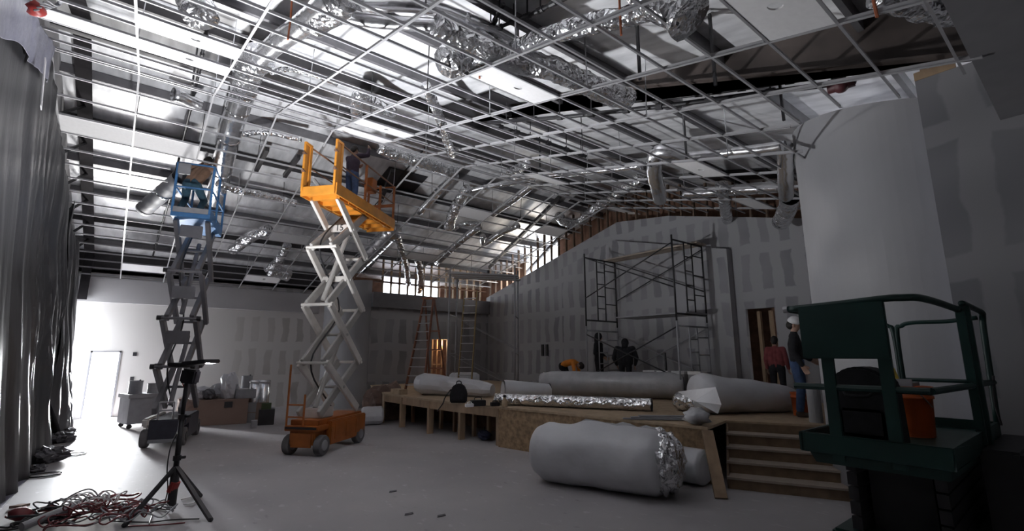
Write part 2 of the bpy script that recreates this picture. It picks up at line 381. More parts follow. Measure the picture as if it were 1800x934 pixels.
# backing walls beyond the stage
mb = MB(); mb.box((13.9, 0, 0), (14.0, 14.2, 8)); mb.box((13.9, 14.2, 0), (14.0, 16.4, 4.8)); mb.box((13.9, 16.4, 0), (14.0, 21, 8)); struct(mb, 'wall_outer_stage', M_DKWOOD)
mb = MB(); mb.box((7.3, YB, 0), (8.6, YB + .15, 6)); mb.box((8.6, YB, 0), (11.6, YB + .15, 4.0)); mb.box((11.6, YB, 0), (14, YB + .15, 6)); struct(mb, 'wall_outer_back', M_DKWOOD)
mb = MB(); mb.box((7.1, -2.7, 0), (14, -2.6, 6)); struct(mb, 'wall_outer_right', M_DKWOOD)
mb = MB(); mb.box((-1.8, YB + .0, 4.5), (7.4, YB + .18, 5.4)); struct(mb, 'wall_back_upper', mat('dark_eave', (.05, .047, .05), .9))
# roof deck
RH = .95
mb = MB()
for (ya, yb) in ((-3, RIDGE_Y), (RIDGE_Y, 20.4)):
    za, zb = ceil(ya) + RH, ceil(yb) + RH
    mb.hexa([V((-1.75, ya, za)), V((14.1, ya, za)), V((14.1, yb, zb)), V((-1.75, yb, zb)), V((-1.75, ya, za + .2)), V((14.1, ya, za + .2)), V((14.1, yb, zb + .2)), V((-1.75, yb, zb + .2))])
struct(mb, 'ceiling', M_ROOF)

# ------------------------------------------------------------------ roof steel
rf = thing('roof_frame', 'dark steel roof frame of rafters and purlins above the ceiling grid', 'roof frame')
mb = MB()
for a, b in (((-1.2, .2), (-1.2, RIDGE_Y)), ((-1.2, RIDGE_Y), (-1.2, 19.95))):
    p = V((a[0], a[1], ceil(a[1]) + .72)); q = V((b[0], b[1], ceil(b[1]) + .72))
    mb.bar(p, q, .24, .03); mb.bar(p + V((0, 0, .1)), q + V((0, 0, .1)), .02, .2)
mb.box((-1.3, 19.6, 3.6), (-1.08, 19.72, 5.1))
mb.build('rafter', mat('matte_dark_rafter', (.022, .02, .022), .95, var=.2, spec=.08), rf)
mb = MB(); xr = 5.75
l0, l1 = at_x(1130, 155, xr), at_x(1690, 100, xr)
d = (l1 - l0) / (l1.y - l0.y)
pa, pb = l0 + d * (9.9 - l0.y), l0 + d * (-.6 - l0.y)
mb.prism([pa, pb, (xr, -.6, ceil(-.6) + RH), (xr, 9.9, ceil(9.9) + RH)], (.012, 0, 0)); mb.bar(pa, pb, .2, .025)
mb.build('rafter', M_RUST, rf)
mb = MB(); pc = V((xr, 19.9, pa.z - 2.4)); mb.prism([pa, pc, (xr, 19.9, ceil(19.9) + RH), (xr, 9.9, ceil(9.9) + RH)], (.012, 0, 0)); mb.bar(pa, pc, .2, .025)
mb.build('rafter', M_DKSTEEL, rf)
for y in (1.2, 2.7, 4.2, 5.7, 7.2, 8.7, 11.6, 13.1, 14.6, 16.1, 17.6, 19.1):
    mb = MB(); z = ceil(y) + RH - .1; mb.box((-1.7, y - .03, z - .09), (13.8, y + .03, z + .09)); mb.build('purlin', mat('dull_purlin', (.16, .155, .165), .5, .3) if y not in (8.7, 13.1, 17.6) else M_DKSTEEL, rf)
mb = MB(); mb.box((-1.7, RIDGE_Y - .06, RIDGE_Z + .42), (13.8, RIDGE_Y + .06, RIDGE_Z + .60)); mb.build('ridge_beam', M_DKSTEEL, rf)
for y in (11.9, 13.2, 14.5, 15.8, 17.1, 18.2):      # knee braces against the left rafter
    mb = MB(); mb.bar((-1.5, y, ceil(y) + .1), (-1.2, y + .5, ceil(y + .5) + .72), .045, .045); mb.build('brace', M_BLK, rf)
# web joists seen as dark bars running up the far slope
for (a, b) in (((665, 365), (690, 300)), ((450, 300), (470, 262)), ((500, 310), (525, 275)), ((640, 480), (690, 420)), ((860, 470), (985, 345)), ((905, 500), (1000, 400))):
    mb = MB(); mb.bar(at_c(*a, .6), at_c(*b, .6), .09, .12); mb.build('joist_strut', M_DKSTEEL, rf)

for k, (px, py, sx, sy) in enumerate(((705, 318, .62, .5), (985, 393, .5, .45), (1030, 352, .6, .3), (1290, 308, .5, 1.0), (850, 188, .5, .9), (900, 455, .7, .4))):
    c = at_c(px, py, .93); mb = MB(); dz = -SLP if c.y > RIDGE_Y else SLP
    q = [V((c.x + a * sx, c.y + b * sy, ceil(c.y) + .915 + b * sy * dz)) for a, b in ((-1, -1), (1, -1), (1, 1), (-1, 1))]
    mb.hexa(q + [p + V((0, 0, .02)) for p in q]); mb.build('bare_deck_panel', M_BLK, rf)
# ------------------------------------------------------------------ gable studs
gs = thing('gable_studs', 'row of bare wooden studs above the stage wall drywall up to the roof', 'stud framing')
y = 2.7
while y < 17.5:
    mb = MB(); mb.box((XS + .02, y, gable(y) - .3), (XS + .11, y + .05, ceil(y) + RH - .02)); mb.build('stud', mat('dark_brown_stud', (.13, .085, .06), .8, var=.25), gs); y += .41  # even brown, darker than the pine
cs = thing('clerestory_studs', 'bare wooden studs over the recess wall with daylight between them', 'stud framing')
x = 7.6
while x < 12.5:
    mb = MB(); mb.box((x, 17.58, 4.25), (x + .05, 17.68, ceil(17.6) + RH - .05)); mb.build('stud', M_PINE, cs); x += .36
mb = MB(); mb.box((7.3, 17.57, 4.72), (12.6, 17.69, 4.77)); mb.build('plate', M_DKWOOD, cs)
# studs inside the two rough doorways
s1 = thing('doorway_studs', 'orange wooden studs standing inside the recess doorway behind the ladders', 'stud framing')
for k, x in enumerate((D3[0] + .02, D3[0] + .3, D3[0] + .52, D3[1] - .06)):
    mb = MB(); mb.box((x, 18.0, 0), (x + .05, 18.09, 2.9)); mb.build('stud', M_PINE, s1)
for z in (.9, 1.5, 2.1):
    mb = MB(); mb.box((D3[0], 18.02, z), (D3[1], 18.07, z + .05)); mb.build('blocking', M_PINE, s1)
ld = bpy.data.lights.new('recess_warm_light', 'POINT'); ld.energy = 14; ld.color = (1, .6, .3); ld.shadow_soft_size = .1  # warm point light tinting the doorway studs
lo = bpy.data.objects.new('recess_warm_light', ld); COL.objects.link(lo); lo.location = ((D3[0] + D3[1]) / 2 + .4, 17.85, 2.4)
s2 = thing('doorway_studs', 'two pale wooden studs inside the dark doorway right of the scaffold', 'stud framing')
for y in (5.42, 5.72):
    mb = MB(); mb.box((13.0, y, 0), (13.09, y + .08, 3.05)); mb.build('stud', M_PINE, s2)

# ------------------------------------------------------------------ suspended ceiling grid
GX = [.77 + 1.125 * k for k in range(-2, 11)]
GYN = [1.0 + .5235 * k for k in range(-1, 18)]; GYF = [10.60 + .5625 * k for k in range(0, 17)]
GY = GYN + [RIDGE_Y] + GYF
grid = thing('ceiling_grid', 'white steel suspended ceiling grid, mostly open, following both roof slopes', 'ceiling grid')
def ystart(x):
    if x < 5.55: return .33
    if x < 5.9: return .9
    if x < 7.18: return 1.17 + math.sqrt(max(0, 1.28 ** 2 - (x - 7.18) ** 2)) + .02
    return 2.47
def yend(x): return 19.78 if x < 5.92 else (18.83 - math.sqrt(max(0, 1.28 ** 2 - (x - 7.18) ** 2)) - .02 if x < 7.18 else 17.54)
def cp(x, y): return V((x, y, ceil(y)))
BREAK = {.77: (12.3, 14.25), 4.145: (10.06, 11.55)}
for x in GX:
    mb = MB(); segs = [(ystart(x), RIDGE_Y), (RIDGE_Y, yend(x))]
    for bx, (b0, b1) in BREAK.items():
        if abs(bx - x) < .05:
            segs = [(ystart(x), RIDGE_Y), (RIDGE_Y, b0), (b1, yend(x))]
    for a, b in segs:
        if b - a < .05: continue
        mb.bar(cp(x, a), cp(x, b), .030, .006); mb.bar(cp(x, a) + V((0, 0, .022)), cp(x, b) + V((0, 0, .022)), .008, .044)
    mb.build('main_runner', M_TEE, grid)
def xend(y):
    if y < .82: return 5.56
    if y < 2.45: return 7.18 - math.sqrt(max(0, 1.28 ** 2 - (y - 1.17) ** 2))
    if y > 17.55: return min(5.92 if y > 18.8 else 9, 7.18 - math.sqrt(max(0, 1.28 ** 2 - (y - 18.83) ** 2)))
    return XS - .02
for y in GY:
    mb = MB(); segs = [(-1.5, xend(y))]
    if 12.35 < y < 14.2: segs = [(-1.5, .35), (1.9, xend(y))]
    if 10.1 < y < 11.5: segs = [(-1.5, 2.45), (5.3, xend(y))]
    for a, b in segs: mb.bar(cp(a, y), cp(b, y), .021, .006); mb.bar(cp(a, y) + V((0, 0, .018)), cp(b, y) + V((0, 0, .018)), .007, .036)
    mb.build('cross_tee', M_TEE, grid)
mb = MB(); mb.bar(cp(-1.5, .4), cp(-1.5, RIDGE_Y), .03, .03); mb.bar(cp(-1.5, RIDGE_Y), cp(-1.5, 19.8), .03, .03); mb.bar((-1.5, 19.78, ceil(19.78)), (5.9, 19.78, ceil(19.78)), .03, .03); mb.build('wall_angle', M_TEE, grid)
rnd = random.Random(3)
for x in GX[1:]:
    for y in GY[2::4]:
        yy = y + rnd.uniform(-.1, .1)
        if yy < ystart(x) or yy > yend(x) or rnd.random() < .25: continue
        mb = MB(); mb.bar(cp(x, yy), (x + rnd.uniform(-.05, .05), yy, ceil(yy) + RH - .03), .012, .012); mb.build('hanger_wire', M_GALV if rnd.random() < .6 else M_BLK, grid)

for p, q in (((1203, 195), (1207, 280)), ((1250, 95), (1258, 150)), ((1098, 70), (1125, 140)), ((948, 250), (949, 300)), ((345, 100), (338, 150)), ((1370, 165), (1378, 212)), ((905, 100), (910, 150))):
    b = at_c(*q, .03); mb = MB(); mb.bar(b, (b.x, b.y, ceil(b.y) + RH - .02), .03, .03); mb.build('hanger_rod', M_BLK, grid)
# white tiles that are already laid in the grid
def tile(px, py, label, hole=False, ncell=1, dark=False):
    c = at_c(px, py)
    xi = max(i for i in range(len(GX)) if GX[i] <= c.x or i == 0)
    yi = max(i for i in range(len(GY)) if GY[i] <= c.y or i == 0)
    x0, x1 = GX[xi] + .012, GX[min(xi + ncell, len(GX) - 1)] - .012 if xi + ncell < len(GX) else GX[xi] + 1.1
    y0, y1 = GY[yi] + .01, GY[yi + 1] - .01
    if ystart(x0) > y0 - .05 and c.x > 5.4: pass
    mb = MB(); n = 32; ri = .055 if hole else 0
    cx, cy = x0 + (x1 - x0) * .55, (y0 + y1) / 2
    def P(x, y, dz): return V((x, y, ceil(y) + .006 + dz))
    if not hole:
        mb.hexa([P(x0, y0, 0), P(x1, y0, 0), P(x1, y1, 0), P(x0, y1, 0), P(x0, y0, .016), P(x1, y0, .016), P(x1, y1, .016), P(x0, y1, .016)])
    else:
        o, i = [], []
        for k in range(n):
            a = 2 * math.pi * k / n; dx, dy = math.cos(a), math.sin(a)
            t = min(((x1 - cx) / dx if dx > 1e-6 else (x0 - cx) / dx if dx < -1e-6 else 1e9), ((y1 - cy) / dy if dy > 1e-6 else (y0 - cy) / dy if dy < -1e-6 else 1e9))
            o.append((cx + dx * t, cy + dy * t)); i.append((cx + dx * ri, cy + dy * ri))
        vs = [P(*q, 0) for q in o] + [P(*q, 0) for q in i] + [P(*q, .016) for q in o] + [P(*q, .016) for q in i]; fs = []
        for k in range(n):
            k2 = (k + 1) % n
            fs += [(k, k2, n + k2, n + k), (2 * n + k2, 2 * n + k, 3 * n + k, 3 * n + k2), (n + k, n + k2, 3 * n + k2, 3 * n + k), (k2, k, 2 * n + k, 2 * n + k2)]
        mb.add(vs, fs)
        # corners of the rectangle
        for (xx, yy) in ((x0, y0), (x1, y0), (x1, y1), (x0, y1)):
            near = sorted(range(n), key=lambda k: (o[k][0] - xx) ** 2 + (o[k][1] - yy) ** 2)[:2]
            mb.add([P(xx, yy, 0), P(*o[near[0]], 0), P(*o[near[1]], 0)], [(0, 1, 2)])
    t = mb.build('ceiling_tile', M_TILE)
    return tag(t, label, 'ceiling tile', 'white tiles laid in the ceiling grid')
tile(175, 55, 'long white ceiling tile at top left, against the plastic-draped wall above the rafter')
tile(335, 72, 'white ceiling tile with small cutout below the foil duct end at top left', True)
tile(330, 110, 'second white ceiling tile in the top left pair, the lower one beside the trunk duct', True)
tile(165, 222, 'grey-white ceiling tile touching the left drape, above the blue lift')
tile(270, 250, 'white ceiling tile directly above the worker on the blue lift')
tile(890, 150, 'bright white ceiling tile with cutout in the middle of the near grid', True)
tile(1380, 30, 'large white ceiling tile with cutout at top right beside the big foil duct end', True)
tile(675, 226, 'white ceiling tile with cutout just past the top of the orange lift', True)
tile(625, 238, 'white ceiling tile at the ridge right above the orange platform')
tile(1215, 300, 'white ceiling tile with cutout under the horizontal duct left of the rounded right wall', True)
tile(962, 318, 'small white ceiling tile in the middle under the long shiny duct')
tile(505, 412, 'white ceiling tile on the far slope directly left of the orange lift scissors')
tile(515, 428, 'lower half of the double white tile left of the orange lift scissors')
tile(455, 490, 'white ceiling tile low on the far slope between the two scissor lifts', True)
tile(243, 468, 'white ceiling tile low on the far slope left of the blue lift mast')
tile(838, 380, 'grey ceiling tile on the far slope above the recess scaffold')
tile(752, 450, 'ceiling tile low on the far slope above the recess doorway')
tile(975, 414, 'ceiling tile beside the gable studs left of the stage scaffold')
tile(1105, 372, 'ceiling tile at the ridge against the gable above the stage scaffold')
tile(1345, 362, 'ceiling tile near the open end of the bent duct at the right wall')

# ================================================================== DUCTS
DUCT_GROUP = 'silver ducts above the ceiling grid'
def duct(label, pts, dpx, crumple=0, open_end=False, m=None, cat='duct', collars=0, seg=18, name=None, taper=None):
    P = [at_c(*p) if len(p) == 3 else V(p[0]) for p in pts]
    path = curve(P, 8 if crumple else 6) if len(P) > 2 else [P[0].lerp(P[1], k / 16) for k in range(17)]
    mid = path[len(path) // 2]; r = dpx * pxm(mid) / 2
    mm = m or (M_FOIL if crumple > .08 else M_DUCT)
    root = thing(name or ('flexible_duct' if crumple > .08 else 'round_duct'), label, cat, P[0], 0, DUCT_GROUP)
    path = [p - P[0] for p in path]
    L = sum((a - b).length for a, b in zip(path, path[1:]))
    if crumple:      # denser rings so that the foil crinkles
        dense = []; k = max(2, int(L / .07 / len(path)) + 1)
        for a, b in zip(path, path[1:]): dense += [a.lerp(b, i / k) for i in range(k)]
        path = dense + [path[-1]]
    mb = MB(); mb.tube(path, (lambda t: r * (1 + (taper or 0) * t)), seg, caps=not open_end, wob=crumple, wf=2.2 / max(r, .05) * .35, seed=len(label))
    mb.build('duct_jacket', mm, root, smooth=True)
    if open_end:
        d = (path[-1] - path[-2]).normalized(); e = path[-1]
        re = r * (1 + (taper or 0))
        mb = MB(); mb.lathe([(re * 1.04, -.08), (re * 1.06, 0), (re * .94, 0), (re * .92, -.10)], e, d, seg, cap=False); mb.build('end_collar', M_GALV if crumple < .08 else mm, root, smooth=True)
        mb = MB(); mb.lathe([(re * .93, -.10), (.001, -.10)], e, d, seg, cap=False); mb.build('dark_bore', M_BLK, root)
    n = collars or int(L / 1.5)
    for k in range(1, n + 1):
        i = int(len(path) * k / (n + 1)); i = max(1, min(len(path) - 2, i))
        d = (path[i + 1] - path[i - 1]).normalized()
        mb = MB(); mb.lathe([(r * 1.0, -.03), (r * 1.05, -.025), (r * 1.05, .025), (r * 1.0, .03)], path[i], d, seg, cap=False); mb.build('seam_band', M_FOIL, root, smooth=True)
    return root
duct('long bright trunk duct running down the far slope behind the blue lift', [(378, 352, .6), (390, 300, .6), (403, 240, .5), (418, 190, .45), (430, 158, .45)], 36)
duct('crumpled foil elbow at the ridge on the left trunk duct', [(428, 165, .42), (432, 145, .42), (440, 118, .42), (458, 100, .42)], 44, .22)
duct('smooth wide trunk duct on the near slope running out of the top edge', [(455, 105, .42), (492, 72, .42), (540, 38, .42), (590, -8, .42)], 36)
duct('crumpled foil junction at the top edge of the picture over the trunk', [(556, 40, .38), (580, 18, .40), (610, -8, .42)], 48, .25)
duct('bright smooth duct leading right from the crumpled top junction', [(590, 28, .35), (650, 36, .35), (720, 42, .35), (775, 45, .35)], 24)
duct('long crumpled flexible duct crossing the near grid to its blunt right end', [(768, 42, .30), (800, 62, .28), (850, 80, .26), (905, 108, .24), (970, 120, .24), (1030, 148, .24), (1105, 176, .24)], 42, .2)
duct('smooth grey duct lying behind the long crumpled flexible duct', [(640, 8, .62), (740, 10, .62), (820, 35, .60), (880, 62, .60), (925, 88, .58)], 26)
duct('round crinkled duct end facing down, left of the middle white tile', [(870, 92, .30), (830, 98, .28), (800, 104, .16), (786, 112, .05)], 56, .2)
duct('large smooth-jacketed duct rising to the right above the near grid', [(905, 88, .35), (960, 64, .35), (1045, 40, .35), (1110, 28, .35), (1170, 0, .35)], 36, .1)
duct('largest crinkled foil duct end hanging at the top edge', [(1110, -50, .5), (1140, -25, .40), (1175, 5, .25), (1212, 34, .06)], 78, .18)
duct('crinkled foil duct end hanging at top left over the pair of tiles', [(330, -40, .55), (338, -12, .45), (348, 8, .3), (352, 28, .12)], 54, .2)
duct('short spiral duct with dark open end left of the trunk duct', [(352, 186, .35), (335, 178, .35), (318, 170, .32), (304, 165, .3)], 22, .06, True)
duct('thin flattened foil strap duct branching right from the ridge elbow', [(478, 128, .3), (500, 122, .3), (530, 125, .3), (560, 134, .3), (592, 148, .3)], 9, .2)
duct('short upright duct with elbow behind the near runners', [(628, 210, .25), (626, 182, .35), (634, 168, .4), (662, 184, .4), (690, 198, .4)], 22, .1)
duct('flexible duct hanging down to a crimped tip right of the orange lift', [(748, 150, .5), (765, 188, .3), (780, 228, .1), (793, 272, -.12)], 17, .15)
duct('crinkled duct running along the ridge from the orange lift to the long branch', [(668, 258, .3), (700, 272, .3), (740, 284, .3), (800, 304, .3)], 24, .16)
duct('shiny sloping duct running down from the middle junction', [(800, 308, .35), (770, 338, .35), (738, 373, .35)], 15)
duct('thick shiny trunk duct sloping down behind the orange scissors', [(692, 402, .35), (655, 440, .35), (620, 474, .35), (588, 508, .35)], 28)
duct('hanging flexible duct with flared tip above the recess', [(822, 332, .3), (806, 356, .2), (796, 378, .08), (789, 400, -.05)], 19, .15)
duct('thin bent duct from the hanging flexible duct to the centre tile', [(818, 338, .3), (860, 328, .3), (900, 322, .3), (940, 316, .3)], 9, .06)
duct('straight shiny duct sloping down from the centre tile', [(938, 324, .3), (905, 349, .3), (866, 376, .3)], 13)
duct('straight shiny duct sloping down to the ceiling tile over the doorway', [(842, 399, .3), (805, 428, .3), (768, 462, .3)], 12)
duct('short shiny duct with hooked end below the centre tile', [(912, 396, .3), (880, 410, .3), (852, 427, .3), (848, 415, .3)], 11)
duct('small arched flexible duct over the straight one above the recess', [(798, 402, .3), (815, 394, .33), (845, 394, .3)], 9, .12)
duct('slim flexible duct drooping to the top of the left rounded wall', [(698, 414, .25), (706, 440, .1), (714, 470, 0), (718, 500, -.1)], 11, .12)
duct('slim flexible duct hanging to the ledge above the recess wall', [(734, 456, .2), (738, 476, .05), (740, 494, -.05), (737, 512, -.15)], 11, .14)
duct('small crumpled elbow left of the long shiny horizontal duct', [(885, 306, .3), (905, 299, .3), (926, 289, .3)], 15, .2)
duct('long thin shiny duct spanning the middle of the hall', [(895, 314, .3), (985, 306, .3), (1060, 299, .3), (1128, 291, .3)], 13)
duct('curled flexible duct along the gable studs', [(1124, 317, .3), (1095, 332, .3), (1067, 353, .3), (1040, 372, .28), (1018, 390, .22), (994, 391, .2), (982, 380, .25)], 17, .15)
duct('white-jacketed duct dropping straight down in front of the stage gable', [(1200, 274, .28), (1175, 267, .3), (1154, 272, .25), (1150, 300, .0), (1156, 330, -.25), (1160, 350, -.35)], 27, .08)
duct('shiny horizontal duct feeding the white drop duct from the right wall', [(1195, 276, .28), (1260, 270, .28), (1320, 264, .28), (1378, 256, .28)], 17, .05)
duct('wide duct dropping beside the rounded right wall', [(1380, 258, .30), (1381, 285, .12), (1381, 315, -.1), (1382, 345, -.3)], 26, .06)
duct('bent stub below the right drop duct with dark open mouth', [(1388, 346, .02), (1386, 362, -.1), (1379, 378, -.2), (1373, 390, -.3)], 30, .1, True)
duct('second horizontal duct low against the gable at right', [(1205, 340, .25), (1270, 336, .25), (1320, 332, .25), (1372, 328, .25)], 20, .08)
duct('flexible duct hanging at a slant in front of the gable', [(1268, 326, .3), (1272, 348, .1), (1277, 376, -.1), (1282, 402, -.3)], 20, .12)
duct('big crumpled flexible duct at top right under the soffit', [(1545, -12, .35), (1590, 4, .33), (1640, 16, .33), (1700, 26, .33)], 46, .24)
duct('dark dull flexible duct right of the blue lift platform', [(382, 322, .3), (415, 334, .3), (450, 341, .3), (490, 350, .3), (520, 358, .3)], 13, .2)
duct('grey-jacketed duct with crimped end left of the blue lift platform', [(318, 312, .15), (300, 328, .1), (275, 349, .05), (254, 368, .0)], 27, .08, True, m=M_GREYP)
duct('thin arched foil duct between the trunk and the orange lift', [(426, 236, .3), (455, 233, .32), (485, 236, .32), (530, 246, .3)], 9, .16)
duct('dull curved flexible duct low on the far slope between the lifts', [(410, 440, .3), (430, 424, .3), (450, 412, .3), (474, 404, .3)], 19, .15)
duct('bulging foil duct end low on the far slope beside the orange scissors', [(474, 474, .2), (490, 478, .2), (508, 484, .15)], 22, .18)
duct('foil duct crossing under the double tile left of the orange lift', [(505, 432, .3), (495, 450, .3), (486, 462, .3), (470, 474, .3)], 14, .1)

M_TAG = mat('dull_orange_ribbon', (.42, .13, .06), .8)
for px, py, L_, lb in ((843, 138, .55, 'by the middle white tile'), (506, 70, .6, 'beside the trunk duct near the top edge'), (1542, 30, .4, 'under the crumpled duct at top right'), (1092, 62, .5, 'left of the largest foil duct end')):
    b = at_c(px, py, -.03); mb = MB(); mb.tube([(0, 0, 0), (.01, .01, L_ * .5), (0, 0, L_)], .012, 6); tag(mb.build('ribbon', M_TAG, loc=b), 'thin orange marker ribbon hanging through the grid ' + lb, 'ribbon', 'orange ribbons in the grid')
b = at_x(1642, 122, 7.0); t = thing('wood_blocking', 'orange-brown wood blocking on top of the right wall at the soffit', 'wood block', (7.0, b.y, 5.1)); mb = MB(); mb.box((-.05, -.18, 0), (.06, .18, .10)); mb.build('block', M_PINE, t); mb = MB(); mb.box((-.04, -.12, .10), (.05, -.06, .24)); mb.box((-.04, .06, .10), (.05, .12, .24)); mb.build('upright', M_PINE, t)
# black sprinkler pipes
def pipe(label, pts, dm, name='sprinkler_pipe', m=M_BLK, drops=0):
    P = [at_c(*p) for p in pts]; root = thing(name, label, 'pipe', P[0], 0, 'black pipes above the grid'); Q = [p - P[0] for p in P]
    mb = MB(); mb.tube(Q, dm / 2, 10); mb.build('pipe_run', m, root, smooth=True)
    for p, q in zip(Q, Q[1:]):
        for t in (.25, .6, .9):
            c = p.lerp(q, t); dd = (q - p).normalized()
            mb = MB(); mb.lathe([(dm * .72, -.05), (dm * .72, .05)], c, dd, 10); mb.build('coupling', m, root)
            mb = MB(); mb.bar(c, c + V((0, 0, .4)), .014, .014); mb.build('hanger_rod', m, root)
    return root
pipe('black sprinkler main running right toward the rounded wall', [(858, 216, .38), (1000, 205, .38), (1180, 185, .38), (1505, 142, .38)], .07)
pipe('second thinner black pipe just above the sprinkler main', [(1060, 185, .5), (1250, 165, .5), (1500, 128, .5)], .04)
pipe('thick black branch pipe sloping right from the end of the main', [(858, 216, .45), (940, 243, .45), (1030, 275, .45)], .075)
pipe('dark conduit pair running up the left slope past the short open duct', [(268, 452, .5), (300, 345, .5), (322, 245, .5), (345, 150, .55), (364, 50, .6)], .05, 'conduit')
pipe('black pipe at the top edge above the large jacketed duct', [(885, 8, .7), (860, 55, .7), (935, 25, .7), (1000, -8, .7)], .05)
pipe('black sloping pipe down the far slope behind the orange scissors', [(590, 505, .55), (640, 458, .55), (690, 410, .55)], .06)
# valve assembly on the right wall end of the main
vc = at_c(1478, 150, .35)
t = thing('valve', 'dark red sprinkler valve at the right end of the black main', 'valve', vc)
mb = MB(); mb.ball((0, 0, 0), .09, 12); mb.tube([(-.02, .13, 0), (.02, -.13, 0)], .06, 12); mb.build('valve_body', mat('valve_red', (.10, .03, .035), .5), t, smooth=True)
mb = MB(); mb.lathe([(.07, 0), (.09, .02), (.07, .04)], (0, 0, .1), (0, 0, 1), 14); mb.build('hand_wheel', M_BLK, t)

# ================================================================== PLASTIC DRAPE ON THE LEFT WALL
def drape(name, label, y0, y1, ztop, seed, xoff, amp, m, zbot=0.0, shear=.12, foot=.45):
    ny, nz = int((y1 - y0) * 16), 46; mb = MB(); vs = []; fs = []
    for j in range(nz + 1):
        t = j / nz
        for i in range(ny + 1):
            y = y0 + (y1 - y0) * i / ny; zt = ztop(y); zb = zbot(y) if callable(zbot) else zbot
            z = zb + (zt - zb) * t
            k = min(1, max(.0, (y - 8.0) / 5.0))
            s = y * (.55 + .45 * k) + (shear + .16 * (1 - k)) * z + .45 * noise.noise(V((y * .35, z * .3, seed + 9)))
            f = abs(noise.noise(V((s * 1.25, z * .10, seed)))) * 1.2 + (.25 + .45 * k) * abs(noise.noise(V((s * 3.3, z * .16, seed + 4)))) + .22 * k * abs(noise.noise(V((s * 8, z * .4, seed + 2))))
            low = (1 - z / 6.5)
            x = -1.53 + xoff + foot * max(0, low) ** 1.6 + amp * (.30 + .70 * k) * (f - .1) * (.4 + .9 * max(low, 0)) + .09 * noise.noise(V((y * .8, z * .8, seed))) * k
            vs.append((max(x, -1.535), y, z))
    for j in range(nz):
        for i in range(ny):
            a = j * (ny + 1) + i; fs.append((a, a + 1, a + ny + 2, a + ny + 1))
    mb.add(vs, fs); o = mb.build(name, m, smooth=True)
    sm = o.modifiers.new('thickness', 'SOLIDIFY'); sm.thickness = .004
    return o
tag(drape('plastic_sheet', 'large grey plastic sheet draped over the whole left wall', 3.0, 15.2, lambda y: ceil(y) - .03, 1.3, .02, .22, M_DRAPE), cat='plastic sheet', label='large near grey plastic sheet hung over the left wall, hem on the floor')
tag(drape('plastic_sheet', '', 14.9, 19.2, lambda y: min(ceil(y) - .04, 5.6), 5.1, .04, .30, M_DRAPE, foot=.40), 'heavily folded far grey plastic sheet ending at the bright corner by the doorway', 'plastic sheet')
tag(drape('plastic_sheet', '', 5.2, 9.7, lambda y: ceil(y) - .02, 8.8, .10, .55, M_BAG, zbot=lambda y: ceil(y) - .62 - .30 * noise.noise(V((y * .8, 0, 3))), foot=.1), 'bluish bunched plastic gathered along the top of the left wall', 'plastic sheet')
# pale taped strip that hangs on the drape
t = MB(); q = at_x(80, 105, -1.30); q2 = at_x(72, 190, -1.22); t.bar(q, q2, .10, .012, (1, 0, 0)); tag(t.build('tape_strip', M_TILE), 'white strip of tape hanging on the left drape near its top', 'tape')
t = MB(); q = at_x(64, 15, -1.2); t.ball((0, 0, 0), .09, 10, (1, 1.2, .8), .3); tag(t.build('red_rag', M_RED, smooth=True, loc=at_x(64, 16, -1.12)), 'small red rag tied at the top of the left drape', 'rag')
for k in range(5):
    P = [at_x(60 + 4 * k, 18 + k * 3, -1.05) + V((0, 0, .05 * k)), at_c(88 + 4 * k, 14 - k, -.02 + .02 * k), at_c(112 + 3 * k, -4 - 5 * k, .15)]
    mb = MB(); O = P[0]; mb.tube(curve([p - O for p in P], 6), .009, 6)
    tag(mb.build('hanging_wire', M_GREYP, smooth=True, loc=O), ['topmost thin grey wire', 'upper thin grey wire', 'middle thin grey wire', 'lower thin grey wire', 'lowest thin grey wire'][k] + ' of the bundle looping from the left drape to the grid', 'wire', 'wires at the top of the left drape')
# debris lying along the foot of the drape
for k, (px, py, r, lb) in enumerate(((85, 812, .26, 'largest dark crumpled debris heap at the foot of the left drape'), (62, 830, .12, 'small black debris lump in front of the dark heap by the drape'), (105, 778, .24, 'middle crumpled debris heap along the left drape'), (118, 764, .16, 'grey crumpled scrap between the debris heaps by the drape'), (112, 750, .13, 'small far scrap heap by the drape near the bright doorway'), (124, 775, .10, 'loose scrap on the floor just right of the debris heaps'))):
    p = at_z(px, py, 0); mb = MB(); mb.ball((0, 0, r * .42), r, 22, (1, 1.25, .5), .55, 2.4, k)
    mb.v = [(x, y, max(z, 0)) for x, y, z in mb.v]
    tag(mb.build('debris_heap', M_DEB, loc=p), lb, 'debris', 'debris along the drape')
for k, (px, py) in enumerate(((78, 836), (128, 800))):
    p = at_z(px, py); mb = MB(); mb.tube([V((math.cos(a / 20 * 6.28) * .2, math.sin(a / 20 * 6.28) * .16, .012)) for a in range(20)], .011, 6)
    tag(mb.build('cable_loop', M_BLK, smooth=True, loc=p), ['near', 'far'][k] + ' loop of black cable lying on the floor beside the drape debris', 'cable')
mb = MB(); A, B_, C_, D_ = at_z(-5, 905), at_z(-5, 860), at_z(55, 812), at_z(52, 838)
mb.prism([A + V((0, 0, .004)), D_ + V((0, 0, .004)), C_ + V((0, 0, .03)), B_ + V((0, 0, .03))], (0, 0, .006))
tag(mb.build('plastic_flap', M_BAG), 'pale plastic flap lying on the floor at the drape hem, lower left', 'plastic sheet')

